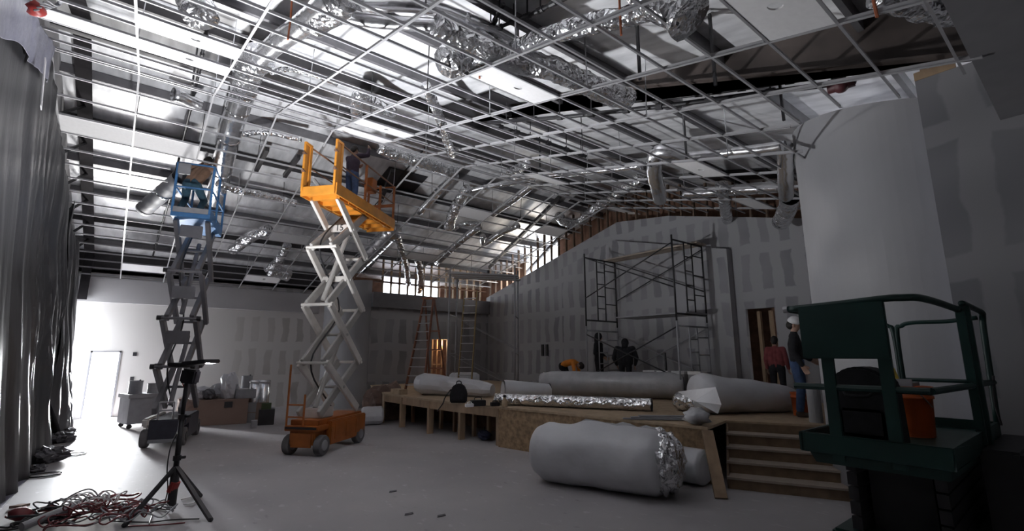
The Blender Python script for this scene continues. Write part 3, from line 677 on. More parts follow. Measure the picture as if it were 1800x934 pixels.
# ================================================================== STAGE
ST = .82
FR = curve([(6.0, 13.4, 0), (6.03, 12.0, 0), (6.13, 10.2, 0), (6.38, 8.44, 0), (6.58, 7.3, 0), (6.85, 5.5, 0), (7.08, 4.05, 0)], 5)
st = thing('stage_platform', 'low plywood stage platform with curved open-framed front edge', 'stage', (6.4, 8.4, 0)); SO = V((6.4, 8.4, 0))
def sb(mb, name, m, **k): mb.v = [tuple(V(p) - SO) for p in mb.v]; return mb.build(name, m, st, **k)
TE = V((.43, -.90, 0)).normalized(); TN = V((.90, .43, 0)).normalized(); S0 = V((7.07, 3.80, 0)); TD = .28
top0 = S0 + TN * TD * 4; 
poly = list(FR) + [top0, top0 + TE * 1.5, V((9.3, 3.0, 0)), V((XS - .02, 3.0, 0)), V((XS - .02, 17.5, 0)), V((7.3, 17.5, 0))]
mb = MB(); mb.prism([V((p.x, p.y, ST - .04)) for p in poly], (0, 0, .04)); sb(mb, 'deck', M_PLY)
mb = MB(); F1 = [p for p in FR if p.y <= 8.5]
for a, b in zip(F1, F1[1:]):
    a = a + V((.03, 0, 0)); b = b + V((.03, 0, 0)); mb.hexa([a, b, b + V((.02, 0, 0)), a + V((.02, 0, 0))] + [q + V((0, 0, ST - .041)) for q in (a, b, b + V((.02, 0, 0)), a + V((.02, 0, 0)))])
sb(mb, 'front_panel', M_OSB)
mb = MB(); F2 = [p for p in FR if p.y >= 8.4]
for a, b in zip(F2, F2[1:]): mb.bar(a + V((.04, 0, ST - .13)), b + V((.04, 0, ST - .13)), .04, .18)
sb(mb, 'header_beam', M_PINE)
for px in (703, 752, 807, 874):
    b = min(((at_z(px, 760) - p).length, i) for i, p in enumerate(FR))
    y = at_x(px, 740, 6.1).y; p = min(FR, key=lambda q: abs(q.y - y)); y = at_x(px, 740, p.x).y
    mb = MB(); mb.box((p.x + .0, y - .045, 0), (p.x + .14, y + .045, ST - .05)); sb(mb, 'post', M_PINE)
for px, w_ in ((722, .04), (772, .04), (796, .04), (830, .04), (856, .04)):
    y = at_x(px, 740, 6.7).y
    mb = MB(); mb.box((6.72, y - w_, 0), (6.8, y + w_, .60)); sb(mb, 'stub_stud', M_PINE)
mb = MB(); mb.box((6.70, 8.6, .56), (6.8, 13.2, .61)); sb(mb, 'plate', M_PINE)
mb = MB(); mb.prism([(7.6, 8.2, 0), (7.6, 13.3, 0), (7.62, 13.3, 0), (7.62, 8.2, 0)], (0, 0, ST - .06)); sb(mb, 'under_stage_shade', M_DKWOOD)  # dark sheet standing in for the shade under the stage
mb = MB(); mb.hexa([V(p) for p in ((6.02, 13.4, 0), (7.3, 17.45, 0), (7.33, 17.43, 0), (6.06, 13.4, 0), (6.02, 13.4, ST - .05), (7.3, 17.45, ST - .05), (7.33, 17.43, ST - .05), (6.06, 13.4, ST - .05))]); sb(mb, 'end_panel', M_PLY)
mb = MB(); mb.box((6.1, 12.6, ST), (6.35, 13.15, ST + .14)); tag(mb.build('wood_block', M_PLY), 'small plywood block on the left front corner of the stage', 'wood block')
# stairs
sr = thing('stage_stairs', 'five-step wooden stair up to the stage at the right', 'stairs', S0)
RS = ST / 5
for k in range(5):
    a = TN * TD * k; W = 1.62 if k < 3 else 1.45
    mb = MB(); p, q = a, a + TE * W; th = TN * .02
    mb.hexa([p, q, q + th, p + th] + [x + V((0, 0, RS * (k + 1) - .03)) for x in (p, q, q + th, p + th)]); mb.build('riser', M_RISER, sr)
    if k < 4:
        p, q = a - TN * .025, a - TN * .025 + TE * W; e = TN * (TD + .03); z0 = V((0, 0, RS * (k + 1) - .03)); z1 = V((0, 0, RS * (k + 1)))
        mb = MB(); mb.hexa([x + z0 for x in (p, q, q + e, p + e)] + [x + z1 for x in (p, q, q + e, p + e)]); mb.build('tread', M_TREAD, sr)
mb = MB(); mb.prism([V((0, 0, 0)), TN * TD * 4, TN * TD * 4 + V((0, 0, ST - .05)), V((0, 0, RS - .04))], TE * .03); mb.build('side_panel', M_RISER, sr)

# ================================================================== ROLLS AND SHEETS
def roll(name, label, cat, A, B, r, m, crumple=.06, cap=None, group=None, taper=(1, 1), flat=.92, bore=None, seed=1, rings=40, seg=40, sag=0, bump=None):
    A, B = V(A), V(B); d = (B - A); L = d.length; rz = math.atan2(d.y, d.x)
    root = thing(name, label, cat, (A + B) / 2, rz, group)
    def RR(t):
        q = taper[0] + (taper[1] - taper[0]) * t
        if bore is None: e = .08; q *= min(1, .80 + .20 * min(t, 1 - t) / e) if min(t, 1 - t) < e else 1
        return r * q
    pts = [V((-L / 2 + L * k / rings, 0, r * flat * (taper[0] + (taper[1] - taper[0]) * k / rings))) for k in range(rings + 1)]
    mb = MB(); mb.tube(pts, RR, seg, caps=bore is None, wob=crumple, wf=1.5 / max(r, .1) * .5, seed=seed, flat=flat)
    if bump:
        mb.v = [(x, y, z + (bump[1] * math.exp(-((x - bump[0]) / bump[2]) ** 2) if z > r else 0)) for x, y, z in mb.v]
    mb.v = [(x, y, max(z, .004)) for x, y, z in mb.v]
    mb.build('wrapping', m, root, smooth=seg > 20)
    if cap:
        c = MB(); R2 = r * taper[1]
        c.ball((L / 2 - .02, 0, R2 * flat), R2 * .93, 36, (.52, 1, 1 * flat), .16, 3.0, seed)
        c.v = [(x, y, max(z, .01)) for x, y, z in c.v]
        c.build('foil_end', cap, root)
    if bore:
        c = MB(); e = V((L / 2, 0, r * flat * taper[1])); R2 = r * taper[1]
        c.lathe([(R2 * .98, -.03), (R2 * 1.02, 0), (R2 * .9, 0), (R2 * .88, -.12), (.002, -.12)], e, (1, 0, 0), seg, cap=False); c.build('open_end', bore, root)
        c = MB(); c.lathe([(R2 * .98, 0.0), (.002, 0.0)], V((-L / 2, 0, r * flat * taper[0])), (-1, 0, 0), seg, cap=False); c.build('closed_end', m, root)
    return root
RG = 'insulation rolls and wrapped bundles'
A, B = at_z(944, 846), at_z(1176, 878); dd = (B - A).normalized(); off = V((-dd.y, dd.x, 0)) * (1 if V((-dd.y, dd.x, 0)).dot(FW) > 0 else -1) * .10
roll('insulation_roll', 'huge white vinyl-faced insulation roll on the floor in front of the stage', 'insulation roll', A + off, B + off, .475, M_PAPER, .10, M_FOIL, RG, seed=3, flat=.92, bump=(-.15, .05, .22))
A, B = at_z(1165, 850), at_z(1260, 868); roll('insulation_roll', 'smaller bluish white roll lying behind the huge floor roll', 'insulation roll', A + off * 3.2, B + off * 3.2 - dd * .15, .28, M_PAPER, .05, None, RG, seed=5)
p = at_z(1170, 800); roll('plastic_bundle', 'crumpled white plastic bundle between the floor roll and the stage edge', 'plastic bundle', V((6.15, 5.9, .42)), V((6.6, 4.55, .42)), .22, M_POLY, .35, M_FOIL, RG, seed=9, seg=13, rings=11)
t = thing('sawhorse', 'low scrap crate propping the crumpled plastic bundle against the stage', 'crate', (6.35, 5.2, 0), math.radians(-72))
mb = MB(); mb.box((-.6, -.13, .36), (.6, .13, .41)); mb.build('top_board', M_DKWOOD, t)
for x in (-.5, .5):
    mb = MB(); mb.box((x - .05, -.12, 0), (x + .05, .12, .36)); mb.build('leg', M_DKWOOD, t)
# on the stage
def stg(px, py): return at_z(px, py, ST)
roll('spiral_duct', 'long shiny foil tube with black open end lying along the stage edge', 'duct', stg(872, 712), stg(1147, 724), .125, M_FOIL, .05, None, 'ducts waiting on the stage', flat=1, bore=M_BLK, seed=2)
roll('insulation_roll', 'white vinyl roll with dark open end behind the left of the foil tube', 'insulation roll', stg(884, 704), stg(966, 702), .24, M_PAPER, .05, None, RG, bore=M_BLK, seed=6, taper=(1.1, .85))
A, B = stg(952, 696), stg(1203, 703); roll('insulation_roll', 'long grey insulation roll under clear wrap behind the foil tube', 'insulation roll', A, B, .36, M_POLY, .04, None, RG, seed=8)
A, B = stg(1226, 728), stg(1396, 724); roll('plastic_bundle', 'big white wrapped bundle at the right of the stage beside the bucket', 'plastic bundle', A, B, .42, M_PAPER, .10, None, RG, seed=11, taper=(1.0, .62))
A, B = stg(1190, 722), stg(1240, 727); fb = roll('plastic_bundle', 'silver foil bundle with a torn white paper flap at the stage centre', 'plastic bundle', A, B, .19, M_FOIL, .16, None, RG, seed=14)
mb = MB(); q = [at_z(1192, 690, ST + .42), at_z(1258, 682, ST + .60), at_z(1268, 712, ST + .40), at_z(1262, 728, ST + .22), at_z(1222, 706, ST + .34)]
mi = (Matrix.Translation(fb.location) @ Matrix.Rotation(fb.rotation_euler.z, 4, 'Z')).inverted(); mb.prism([mi @ p for p in q], (0, 0, .012)); mb.build('paper_flap', M_PAPER, fb)
A, B = stg(735, 694), stg(866, 699); roll('plastic_bundle', 'long white folded sheet bundle on the left of the stage by the ladder', 'plastic bundle', A, B, .30, M_PAPER, .16, None, RG, seed=17, taper=(1.1, .7), seg=13, rings=11)
A, B = stg(790, 686), stg(842, 686); roll('plastic_bundle', 'upper white sheet bundle peeking over the left stage bundle', 'plastic bundle', A, B, .30, M_PAPER, .14, None, RG, seed=19, seg=13, rings=11)
mb = MB(); a, b = stg(955, 676), stg(1045, 676); mb.bar(a + V((0, 0, .42)), b + V((0, 0, .42)), .5, .035); 
for c in (a, b): mb.bar(c.lerp((a + b) / 2, .2), c.lerp((a + b) / 2, .2) + V((0, 0, .41)), .4, .05, (1, 0, 0))
tag(mb.build('work_table', M_TILE), 'low white work table behind the long wrapped roll', 'table')
for k in range(3):
    mb = MB(); a, b = stg(1095 + 14 * k, 738), stg(1245, 741 - k); mb.bar(a + V((0, 0, .02 + .022 * k)), b + V((0, 0, .02 + .022 * k)), .10, .018)
    tag(mb.build('board', M_GREYP), ['lowest', 'middle', 'topmost'][k] + ' thin grey board of the stack on the stage edge', 'board', 'thin boards on the stage edge')
# plank leaning on the stage edge
mb = MB(); b0 = at_z(1268, 878); t0 = at_x(1243, 758, 6.98); mb.bar(b0 + V((0, 0, .01)), t0, .16, .045, (0, 0, 1)); tag(mb.build('wood_plank', M_PINE), 'wide wooden plank leaning against the stage corner by the stairs', 'plank')
mb = MB(); mb.ball((0, 0, .0), .15, 16, (1.2, 1.3, .8), .5, 3, 4); tag(mb.build('plastic_bag', M_POLY, smooth=True, loc=V((7.22, 4.3, ST + .13))), 'small crumpled plastic bag on the stage corner above the leaning plank', 'bag')
# backpack
p = stg(806, 708); t = thing('backpack', 'black backpack with dangling strap on the stage edge', 'backpack', p, YAW)
mb = MB(); pr = [(-.19, 0), (.19, 0), (.20, .22)] + [(.17 * math.cos(k * math.pi / 10), .28 + .15 * math.sin(k * math.pi / 10)) for k in range(11)] + [(-.20, .22)]
mb.prism([V((-.11, y, z)) for y, z in pr], (.22, 0, 0)); mb.build('bag_body', M_CLOTHK, t, bevel=.03)
mb = MB(); mb.box((-.17, -.13, .03), (-.11, .13, .22)); mb.build('pocket', M_CLOTHK, t, bevel=.02)
mb = MB(); mb.tube(curve([(0, -.06, .42), (0, -.04, .48), (0, .04, .48), (0, .06, .42)], 4), .012, 6); mb.build('handle', M_CLOTHK, t)
mb = MB(); mb.tube(curve([(-.05, .18, .3), (-.12, .30, .12), (-.16, .34, .0), (-.4, .42, -.14)], 5), .022, 8, flat=.5); mb.build('strap', M_CLOTHK, t)
for px, py, s, lb, m in ((840, 714, .16, 'black toolbox on the stage edge right of the backpack', M_BLK), (870, 714, .10, 'small black tool left of the foil tube', M_BLK), (825, 716, .09, 'small white tub beside the black toolbox', M_TILE)):
    t = thing('toolbox' if s > .1 else 'tub', lb, 'tool', stg(px, py), YAW - 1.2)
    mb = MB(); mb.box((-s, -s * .5, 0), (s, s * .5, s * .8)); mb.build('case', m, t, bevel=.01)
    mb = MB(); mb.tube(curve([(-s * .5, 0, s * .8), (-s * .4, 0, s * 1.1), (s * .4, 0, s * 1.1), (s * .5, 0, s * .8)], 4), .01, 6); mb.build('handle', m, t)
t = thing('bottle', 'small brown bottle with dark cap on the stage edge at the foil tube end', 'bottle', stg(887, 716))
mb = MB(); mb.lathe([(.06, 0), (.065, .02), (.065, .12), (.03, .17), (.03, .2)], seg=14); mb.build('bottle_body', M_PLY, t, smooth=True)
mb = MB(); mb.lathe([(.034, .2), (.034, .25)], seg=12); mb.build('cap', M_BLK, t)
# white boxes, coil and pole at the foot of the stage wall
for k, px in enumerate((1146, 1170, 1197, 1226)):
    q = at_x(px, 660, 11.0); t = thing('carton', ['leftmost', 'second', 'third', 'rightmost'][k] + ' white carton of the row before the stage wall', 'carton', (11.0, q.y, ST), 0, 'white cartons before the stage wall')
    mb = MB(); mb.box((-.14, -.17, 0), (.14, .17, .36 + .32)); mb.build('carton_body', M_WHITE, t, bevel=.006)
    mb = MB(); mb.box((-.15, -.175, .62), (.15, .175, .69)); mb.build('lid', M_TILE, t)
q = at_x(1188, 662, 11.6); t = thing('cable_reel', 'black cable reel in front of the white cartons', 'cable reel', (11.6, q.y, ST))
t.scale = (.7, .7, .7)
mb = MB(); mb.lathe([(.12, -.16), (.30, -.16), (.30, -.12), (.16, -.12), (.16, .12), (.30, .12), (.30, .16), (.12, .16)], (0, 0, .31), (0.5, 1, 0), 24); mb.build('drum', M_BLK, t)
mb = MB(); mb.bar((-.2, -.15, .3), (-.2, -.15, 0), .04, .04); mb.bar((.2, .1, .3), (.2, .1, 0), .04, .04); mb.build('stand', M_BLK, t)
q = at_x(1172, 660, 10.9); mb = MB(); mb.tube([(0, 0, 0), (.02, .03, 1.15)], .03, 8); tag(mb.build('pole', M_BLK, loc=V((10.9, q.y, ST))), 'short black pole standing among the white cartons', 'pole')

# ================================================================== BUCKETS
def bucket(label, p, s=1.0, m=M_BUCKET, group=None, handle=True):
    t = thing('bucket', label, 'bucket', p, .4, group)
    pr = [(.128, 0), (.13, .02), (.142, .28), (.152, .28), (.152, .30), (.144, .30), (.146, .345), (.156, .35), (.156, .37), (.146, .37), (.12, .06), (.0, .05)]
    mb = MB(); mb.lathe([(a * s, b * s) for a, b in pr], seg=28, cap=False); mb.lathe([(.128 * s, .002), (.001, .002)], seg=28, cap=False); mb.build('pail', m, t, smooth=True)
    if handle:
        mb = MB(); mb.tube([V((math.cos(a) * .158 * s, -.03 - .10 * s * math.sin(a), .335 * s - .13 * s * math.sin(a))) for a in [math.pi * k / 12 for k in range(13)]], .004, 6); mb.build('handle', M_GALV, t)
    return t
bucket('orange bucket on the stage beside the big white wrapped bundle', at_z(1411, 731, ST), 1.12)

# ================================================================== SCAFFOLDS
sx0, sx1 = 10.75, 12.2
yl, yr = at_x(1029, 520, sx0).y, at_x(1184, 480, sx0).y
z_tl, z_tr = at_x(1025, 450, sx0).z, at_x(1180, 409, sx0).z; ZT = (z_tl + z_tr) / 2; ZM = (at_x(1030, 575, sx0).z + at_x(1189, 562, sx0).z) / 2
sc = thing('scaffold', 'two-tier black tube scaffold standing on stage before the gable wall', 'scaffold', (sx0, yl, ST)); so = V((sx0, yl, ST))
def frame(y, z0, z1, m, name):
    mb = MB(); r = .024
    for x in (sx0, sx1): mb.tube([V((x, y, z0)) - so, V((x, y, z1)) - so], r, 8)
    zt = z1 - .12; zb = z0 + .18
    mb.tube([V((sx0, y, zt)) - so, V((sx1, y, zt)) - so], r, 8); mb.tube([V((sx0, y, zb)) - so, V((sx1, y, zb)) - so], r, 8)
    xa, xb = sx0 + .55, sx0 + .92
    for x in (xa, xb): mb.tube([V((x, y, zb)) - so, V((x, y, zt)) - so], r * .8, 8)
    n = 5
    for k in range(1, n): mb.tube([V((xa, y, zb + (zt - zb) * k / n)) - so, V((xb, y, zb + (zt - zb) * k / n)) - so], r * .7, 8)
    for k in (1, 2, 3): mb.tube([V((xb, y, zb + (zt - zb) * k / 3.6)) - so, V((sx1, y, zb + (zt - zb) * k / 3.6)) - so], r * .7, 8)
    mb.build(name, m, sc, smooth=True)
frame(yl, ZM, ZT, M_BLK, 'upper_frame'); frame(yr, ZM, ZT, M_BLK, 'upper_frame')
frame(yl, ST, ZM - .01, M_GREYP, 'lower_frame'); frame(yr, ST, ZM - .01, M_GREYP, 'lower_frame')
def brace(p, q, m=M_BLK):
    mb = MB(); mb.tube([V(p) - so, V(q) - so], .018, 8); mb.build('cross_brace', m, sc, smooth=True)
hh = ZT - ZM
for x in (sx0, sx1): 
    brace((x, yl, ZM + hh * .38), (x, yr, ZT - .2)); brace((x, yl, ZT - .12), (x, yr, ZM + hh * .38))
    brace((x, yl, ST + .45), (x, yr, ZM - .15), M_GREYP if x > 11 else M_BLK); brace((x, yl, ZM - .25), (x, yr, ST + .5), M_GREYP if x > 11 else M_BLK)
for k in range(2):
    mb = MB(); mb.box((sx0 + .95 + .26 * k, yr - .15, ZT - .10), (sx0 + 1.19 + .26 * k, yl + .15, ZT - .06)); mb.v = [tuple(V(p) - so) for p in mb.v]; mb.build('plank', M_TREAD, sc)
mb = MB(); mb.box((sx0 + .3, yr - .1, ZM + .20), (sx0 + 1.3, yl - .9, ZM + .235)); mb.v = [tuple(V(p) - so) for p in mb.v]; mb.build('plank', M_GREYP, sc)
# pale scaffold in the recess
a, b = at_z(786, 688, ST), at_z(905, 686, ST); zt2 = at_n(786, 475, (FW.x, FW.y, 0), V((a.x, a.y, 0)).dot(V((FW.x, FW.y, 0)))).z
r2 = thing('scaffold', 'tall pale scaffold with three planks on top before the recess wall', 'scaffold', (a.x, a.y, ST)); ro = V((a.x, a.y, ST)); bk = V((.75, .75, 0))
for q, zq in ((a, zt2), (b, zt2 + .25), (a + bk, zt2), (b + bk, zt2 + .25)):
    mb = MB(); mb.tube([q - ro, V((q.x, q.y, zq)) - ro], .03, 8); mb.build('leg', M_GREYP, r2, smooth=True)
for k in range(3):
    o = bk * (.05 + .42 * k); mb = MB(); mb.bar(V((a.x, a.y, zt2 - .1)) + o - (b - a) * .04 - ro, V((b.x, b.y, zt2 - .1)) + o + (b - a) * .04 - ro, .26, .045); mb.build('plank', M_WHITE, r2)
for f in (.3, .62):
    for o in (V((0, 0, 0)), bk):
        mb = MB(); mb.tube([V((a.x, a.y, ST + (zt2 - ST) * f)) + o - ro, V((b.x, b.y, ST + (zt2 - ST) * (f - .28))) + o - ro], .012, 6); mb.build('cross_brace', M_GREYP, r2)
    for q in (a, b):
        mb = MB(); mb.tube([V((q.x, q.y, ST + (zt2 - ST) * f)) - ro, V((q.x, q.y, ST + (zt2 - ST) * f)) + bk - ro], .02, 6); mb.build('ledger', M_GREYP, r2)

# ================================================================== LADDERS
def ladder(label, p, hgt, rz, wb, wt, lean, rail_m, step_m, n, rear=True, depth_=.03):
    t = thing('step_ladder' if rear else 'extension_ladder', label, 'ladder', p, rz)
    for s in (-1, 1):
        mb = MB(); mb.bar((s * wb / 2, 0, 0), (s * wt / 2, lean, hgt), .03, .08, (0, 1, 0)); mb.build('side_rail', rail_m, t)
        if rear:
            mb = MB(); mb.bar((s * wb / 2, lean * 2.1, 0), (s * wt / 2, lean + .05, hgt - .05), .025, .06, (0, 1, 0)); mb.build('rear_rail', rail_m, t)
    for k in range(1, n + 1):
        f = k / (n + 1); ww = wb + (wt - wb) * f
        mb = MB(); mb.box((-ww / 2, lean * f - .04, hgt * f - .012), (ww / 2, lean * f + .05, hgt * f + .012)); mb.build('step', step_m, t)
    if rear:
        mb = MB(); mb.box((-wt / 2 - .04, lean - .1, hgt - .02), (wt / 2 + .04, lean + .12, hgt + .03)); mb.build('top_cap', rail_m, t)
        for f in (.25, .45, .65):
            mb = MB(); zz_ = hgt * f; mb.bar((-wb / 2 * .9, lean * (2.1 - 1.1 * f), zz_), (wb / 2 * .9, lean * (2.1 - 1.1 * f), zz_), .02, .04); mb.build('rear_brace', rail_m, t)
    return t
M_LADO = mat('orange_fibreglass', (.22, .085, .05), .5, var=.1)
lp = at_z(727, 694, ST); hz = at_n(755, 521, (FW.x, FW.y, 0), V((lp.x, lp.y, 0)).dot(V((FW.x, FW.y, 0)))).z - ST
ladder('tall step ladder with silver steps and orange rails left of the recess doorway', lp, hz, math.radians(-62), .62, .32, .62, M_LADO, M_GALV, 10)
lp = at_z(806, 690, ST); ladder('yellow-brown extension ladder leaning at the pale recess scaffold', lp + V((.2, 0, 0)), hz + .35, math.radians(-50), .42, .42, .55, mat('yellow_brown_rail', (.26, .18, .07), .5), M_GALV, 12, rear=False)

# ================================================================== SCISSOR LIFTS
def wheel(t, x, y, r, wd, m=M_RUBBER, hub=M_GREYP):
    mb = MB(); mb.lathe([(r * .55, -wd / 2), (r * .93, -wd / 2), (r, -wd / 2 + .02), (r, wd / 2 - .02), (r * .93, wd / 2), (r * .55, wd / 2)], (x, y, r), (0, 1, 0), 28); o = mb.build('wheel', m, t, smooth=False)
    mb = MB(); mb.lathe([(.02, -wd / 2 - .012), (r * .5, -wd / 2 - .012), (r * .56, -wd / 2 + .005), (r * .56, wd / 2 - .005), (r * .5, wd / 2 + .012), (.02, wd / 2 + .012)], (x, y, r), (0, 1, 0), 20); mb.build('hub', hub, o)
def arms(t, levels, x0, x1, lat, m, m2, wd=.065, ht=.165):
    for (za, zb) in zip(levels, levels[1:]):
        for s in (-1, 1):
            mb = MB(); mb.bar((x1, s * lat, za), (x0, s * lat, zb), wd, ht, (0, 0, 1)); mb.build('scissor_arm', m, t, bevel=.008)
            mb = MB(); mb.bar((x0, s * (lat - .075), za), (x1, s * (lat - .075), zb), wd, ht, (0, 0, 1)); mb.build('scissor_arm', m2, t, bevel=.008)
        mb = MB(); xm, zm = (x0 + x1) / 2, (za + zb) / 2; mb.tube([(xm, -lat - .05, zm), (xm, lat + .05, zm)], .03, 10); mb.build('pivot_tube', m2, t)
    for z in levels[1:-1]:
        for x in (x0, x1):
            mb = MB(); mb.tube([(x, -lat - .05, z), (x, lat + .05, z)], .032, 10); mb.build('pivot_tube', m, t)
    for i in range(0, len(levels) - 2, 2):
        mb = MB(); mb.tube([(x0 + .2, 0, levels[i] + .12), (x1 - .25, 0, levels[i + 2] - .35)], .05, 10); mb.build('hydraulic_cylinder', m2, t)
    P = []
    for i, z in enumerate(levels): P.append((x0 + .12 if i % 2 else x1 - .3, .12, z))
    mb = MB(); mb.tube(curve(P, 6), .018, 6); mb.build('hose', M_BLK, t)

# ---- orange lift
OX = V((2.9, 10.06, 0)); OA = math.radians(40.5)
ol = thing('scissor_lift', 'raised orange scissor lift with white arms in the middle of the floor', 'scissor lift', OX, OA)
zl = [.74, 1.75, 2.93, 4.15, 5.22]
mb = MB(); mb.box((-.05, -.27, .20), (1.78, .27, .50)); mb.build('chassis', M_ORANGED, ol, bevel=.015)
for s in (-1, 1):
    mb = MB(); mb.box((.30, s * .27, .16), (1.72, s * .40, .62)) if s > 0 else mb.box((.30, -.40, .16), (1.72, -.27, .62)); o = mb.build('side_tray', M_ORANGED, ol, bevel=.02)
    mb = MB(); yy = s * .402
    for k in range(3): mb.box((.45 + .42 * k, min(yy, yy + s * .006), .25), (.78 + .42 * k, max(yy, yy + s * .006), .54))
    mb.build('hatch_panel', M_ORANGED, o)
mb = MB(); mb.box((-.10, -.36, .46), (.30, .36, .56)); mb.build('front_beam', M_ORANGED, ol, bevel=.015)
mb = MB(); mb.box((-.115, -.33, .50), (-.10, .33, .545)); mb.build('dark_slot', M_BLK, ol)
mb = MB(); mb.box((-.08, -.22, .16), (-.05, .22, .44)); mb.build('front_plate', M_ORANGED, ol, bevel=.01)
mb = MB(); mb.box((.0, -.30, .56), (1.7, .30, .66)); mb.build('top_tray', M_ORANGED, ol, bevel=.01)
for x in (.1, 1.52):
    for s in (-1, 1): wheel(ol, x, s * .335, .19, .14)
lad = MB()
for y in (-.02, .34): lad.tube([(-.07, y, .46), (-.07, y, 1.72 if y > 0 else 1.15)], .02, 8)
for z in (.72, .95): lad.tube([(-.07, -.02, z), (-.07, .34, z)], .016, 8)
lad.build('entry_ladder', M_ORANGED, ol)
mb = MB(); mb.box((.25, -.2, .66), (.7, .2, .86)); mb.build('battery_cover', M_ARMW, ol, bevel=.02)
arms(ol, zl, .12, 1.48, .30, M_ARMW, mat('light_grey_arm', (.40, .385, .37), .5, var=.08))
for z, h in ((4.72, .16), (3.55, .12)):
    f = (z - (zl[3] if z > 4.2 else zl[2])) / 1.1; x = 1.48 - 1.36 * f
    mb = MB(); mb.box((x - .04, -.30, z - h / 2), (x + .03, .30, z + h / 2)); pl = mb.build('cross_plate', M_ARMW, ol, bevel=.008)
    if z > 4.2:
        cu = bpy.data.curves.new('number', 'FONT'); cu.body = '15'; cu.size = .20; cu.extrude = .003; cu.align_x = 'CENTER'; cu.align_y = 'CENTER'
        to = bpy.data.objects.new('number_mark', cu); COL.objects.link(to); dg = bpy.context.evaluated_depsgraph_get()
        me = bpy.data.meshes.new_from_object(to.evaluated_get(dg)); bpy.data.objects.remove(to)
        to = bpy.data.objects.new('number_mark', me); COL.objects.link(to); me.materials.clear(); me.materials.append(M_BLK); to.parent = pl
        to.matrix_local = Matrix.Translation((x - .046, -.02, z)) @ Matrix(((0, 0, -1), (-1, 0, 0), (0, 1, 0))).to_4x4()
DZo = 5.30; DL = 2.72; hw = .39
mb = MB(); mb.box((-.14, -hw, DZo - .04), (DL, hw, DZo)); dk = mb.build('platform_floor', M_ORANGE, ol)
mb = MB()
for x in [k * .38 + .1 for k in range(7)]: mb.box((x, -hw + .04, DZo - .12), (x + .05, hw - .04, DZo - .04))
mb.box((.1, -.34, DZo - .12), (DL - .1, -.28, DZo - .04)); mb.box((.1, .28, DZo - .12), (DL - .1, .34, DZo - .04)); mb.build('floor_beams', M_ORANGE, dk)
for s in (-1, 1):
    mb = MB(); y = s * hw; mb.box((-.14, min(y, y + s * .03), DZo - .10), (DL, max(y, y + s * .03), DZo + .16)); mb.build('toe_board', M_ORANGE, ol, bevel=.006)
mb = MB(); mb.box((-.17, -hw, DZo - .10), (-.14, hw, DZo + .10)); mb.build('toe_board', M_ORANGE, ol, bevel=.006)
mb = MB(); mb.box((DL, -hw, DZo - .14), (DL + .03, hw, DZo + .16)); mb.build('toe_board', M_ORANGE, ol, bevel=.006)
RZ = DZo + 1.12
for s in (-1, 1):
    mb = MB(); y = s * (hw - .02)
    for x in (-.14, .03): mb.bar((x, y, DZo), (x, y, RZ), .05, .09, (1, 0, 0))
    mb.box((-.17, y - .035, RZ - .06), (.06, y + .035, RZ)); mb.box((-.12, y - .012, DZo + .1), (.01, y + .012, RZ - .06)); e = mb.build('entry_post', M_ORANGE, ol, bevel=.006)
    mb = MB()
    for z in (DZo + .45, DZo + .85): mb.lathe([(.03, -.04), (.03, .04)], (-.17, y, z), (1, 0, 0), 12)
    mb.build('latch_hole', M_DKWOOD, e)
    mb = MB(); mb.tube([(.03, y, RZ - .05), (DL, y, RZ - .05)], .02, 8); mb.tube([(.03, y, DZo + .6), (DL, y, DZo + .6)], .016, 8); mb.build('side_rail', mat('worn_brown_rail', (.20, .10, .06), .5), ol)
    for x, zt_ in ((1.15, RZ - .05), (DL - .03, RZ - .05), (1.9, RZ - .3)):
        mb = MB(); mb.bar((x, y, DZo), (x, y, zt_), .05, .06, (1, 0, 0)); mb.build('rail_post', M_ORANGED, ol, bevel=.006)
mb = MB(); mb.tube([(DL - .02, -hw, RZ - .05), (DL - .02, hw, RZ - .05)], .022, 8); mb.build('end_rail', M_ORANGED, ol)
mb = MB(); mb.bar((DL - .02, -hw, DZo + .55), (DL - .02, hw, DZo + .55), .03, .08); mb.build('end_rail', M_ORANGED, ol)
mb = MB(); mb.box((1.5, -hw + .04, DZo + .55), (1.75, -hw + .24, DZo + .9)); mb.build('control_box', M_ORANGED, ol, bevel=.015)
t = thing('tool_case', 'dark open tool case on the orange lift platform floor', 'tool case', OX + V((math.cos(OA) * .5 - math.sin(OA) * .08, math.sin(OA) * .5 + math.cos(OA) * .08, DZo)), OA)
mb = MB(); mb.box((-.2, -.14, 0), (.2, .14, .2)); mb.build('case_body', M_BLK, t, bevel=.01)
mb = MB(); mb.bar((-.2, .14, .2), (-.3, .3, .42), .34, .02, (0, 0, 1)); mb.build('lid', M_GREYP, t)

# ---- blue lift
BX = V((.845, 12.78, 0)); BA = math.radians(75)
bl = thing('scissor_lift', 'raised blue-platform scissor lift with grey arms near the left drape', 'scissor lift', BX, BA)
zb_ = [.72, 1.66, 2.71, 3.77, 4.98]
mb = MB(); mb.box((0, -.27, .14), (1.75, .27, .56)); mb.build('chassis', M_NAVY, bl, bevel=.02)
for s in (-1, 1):
    mb = MB(); y0, y1 = (.27, .39) if s > 0 else (-.39, -.27); mb.box((.32, y0, .12), (1.45, y1, .60)); mb.build('side_tray', M_ARMW if s > 0 else M_NAVY, bl, bevel=.02)
    mb = MB(); mb.box((-.03, s * .33 - .06, .42), (.36, s * .33 + .06, .60)); mb.build('fender', M_ARMW if s > 0 else M_NAVY, bl, bevel=.03)
    for x in (.13, 1.6): wheel(bl, x, s * .33, .19, .13, hub=M_BLK)
mb = MB(); mb.box((-.04, -.25, .10), (0, .25, .17)); mb.build('bumper', M_GREYP, bl, bevel=.01)
mb = MB()
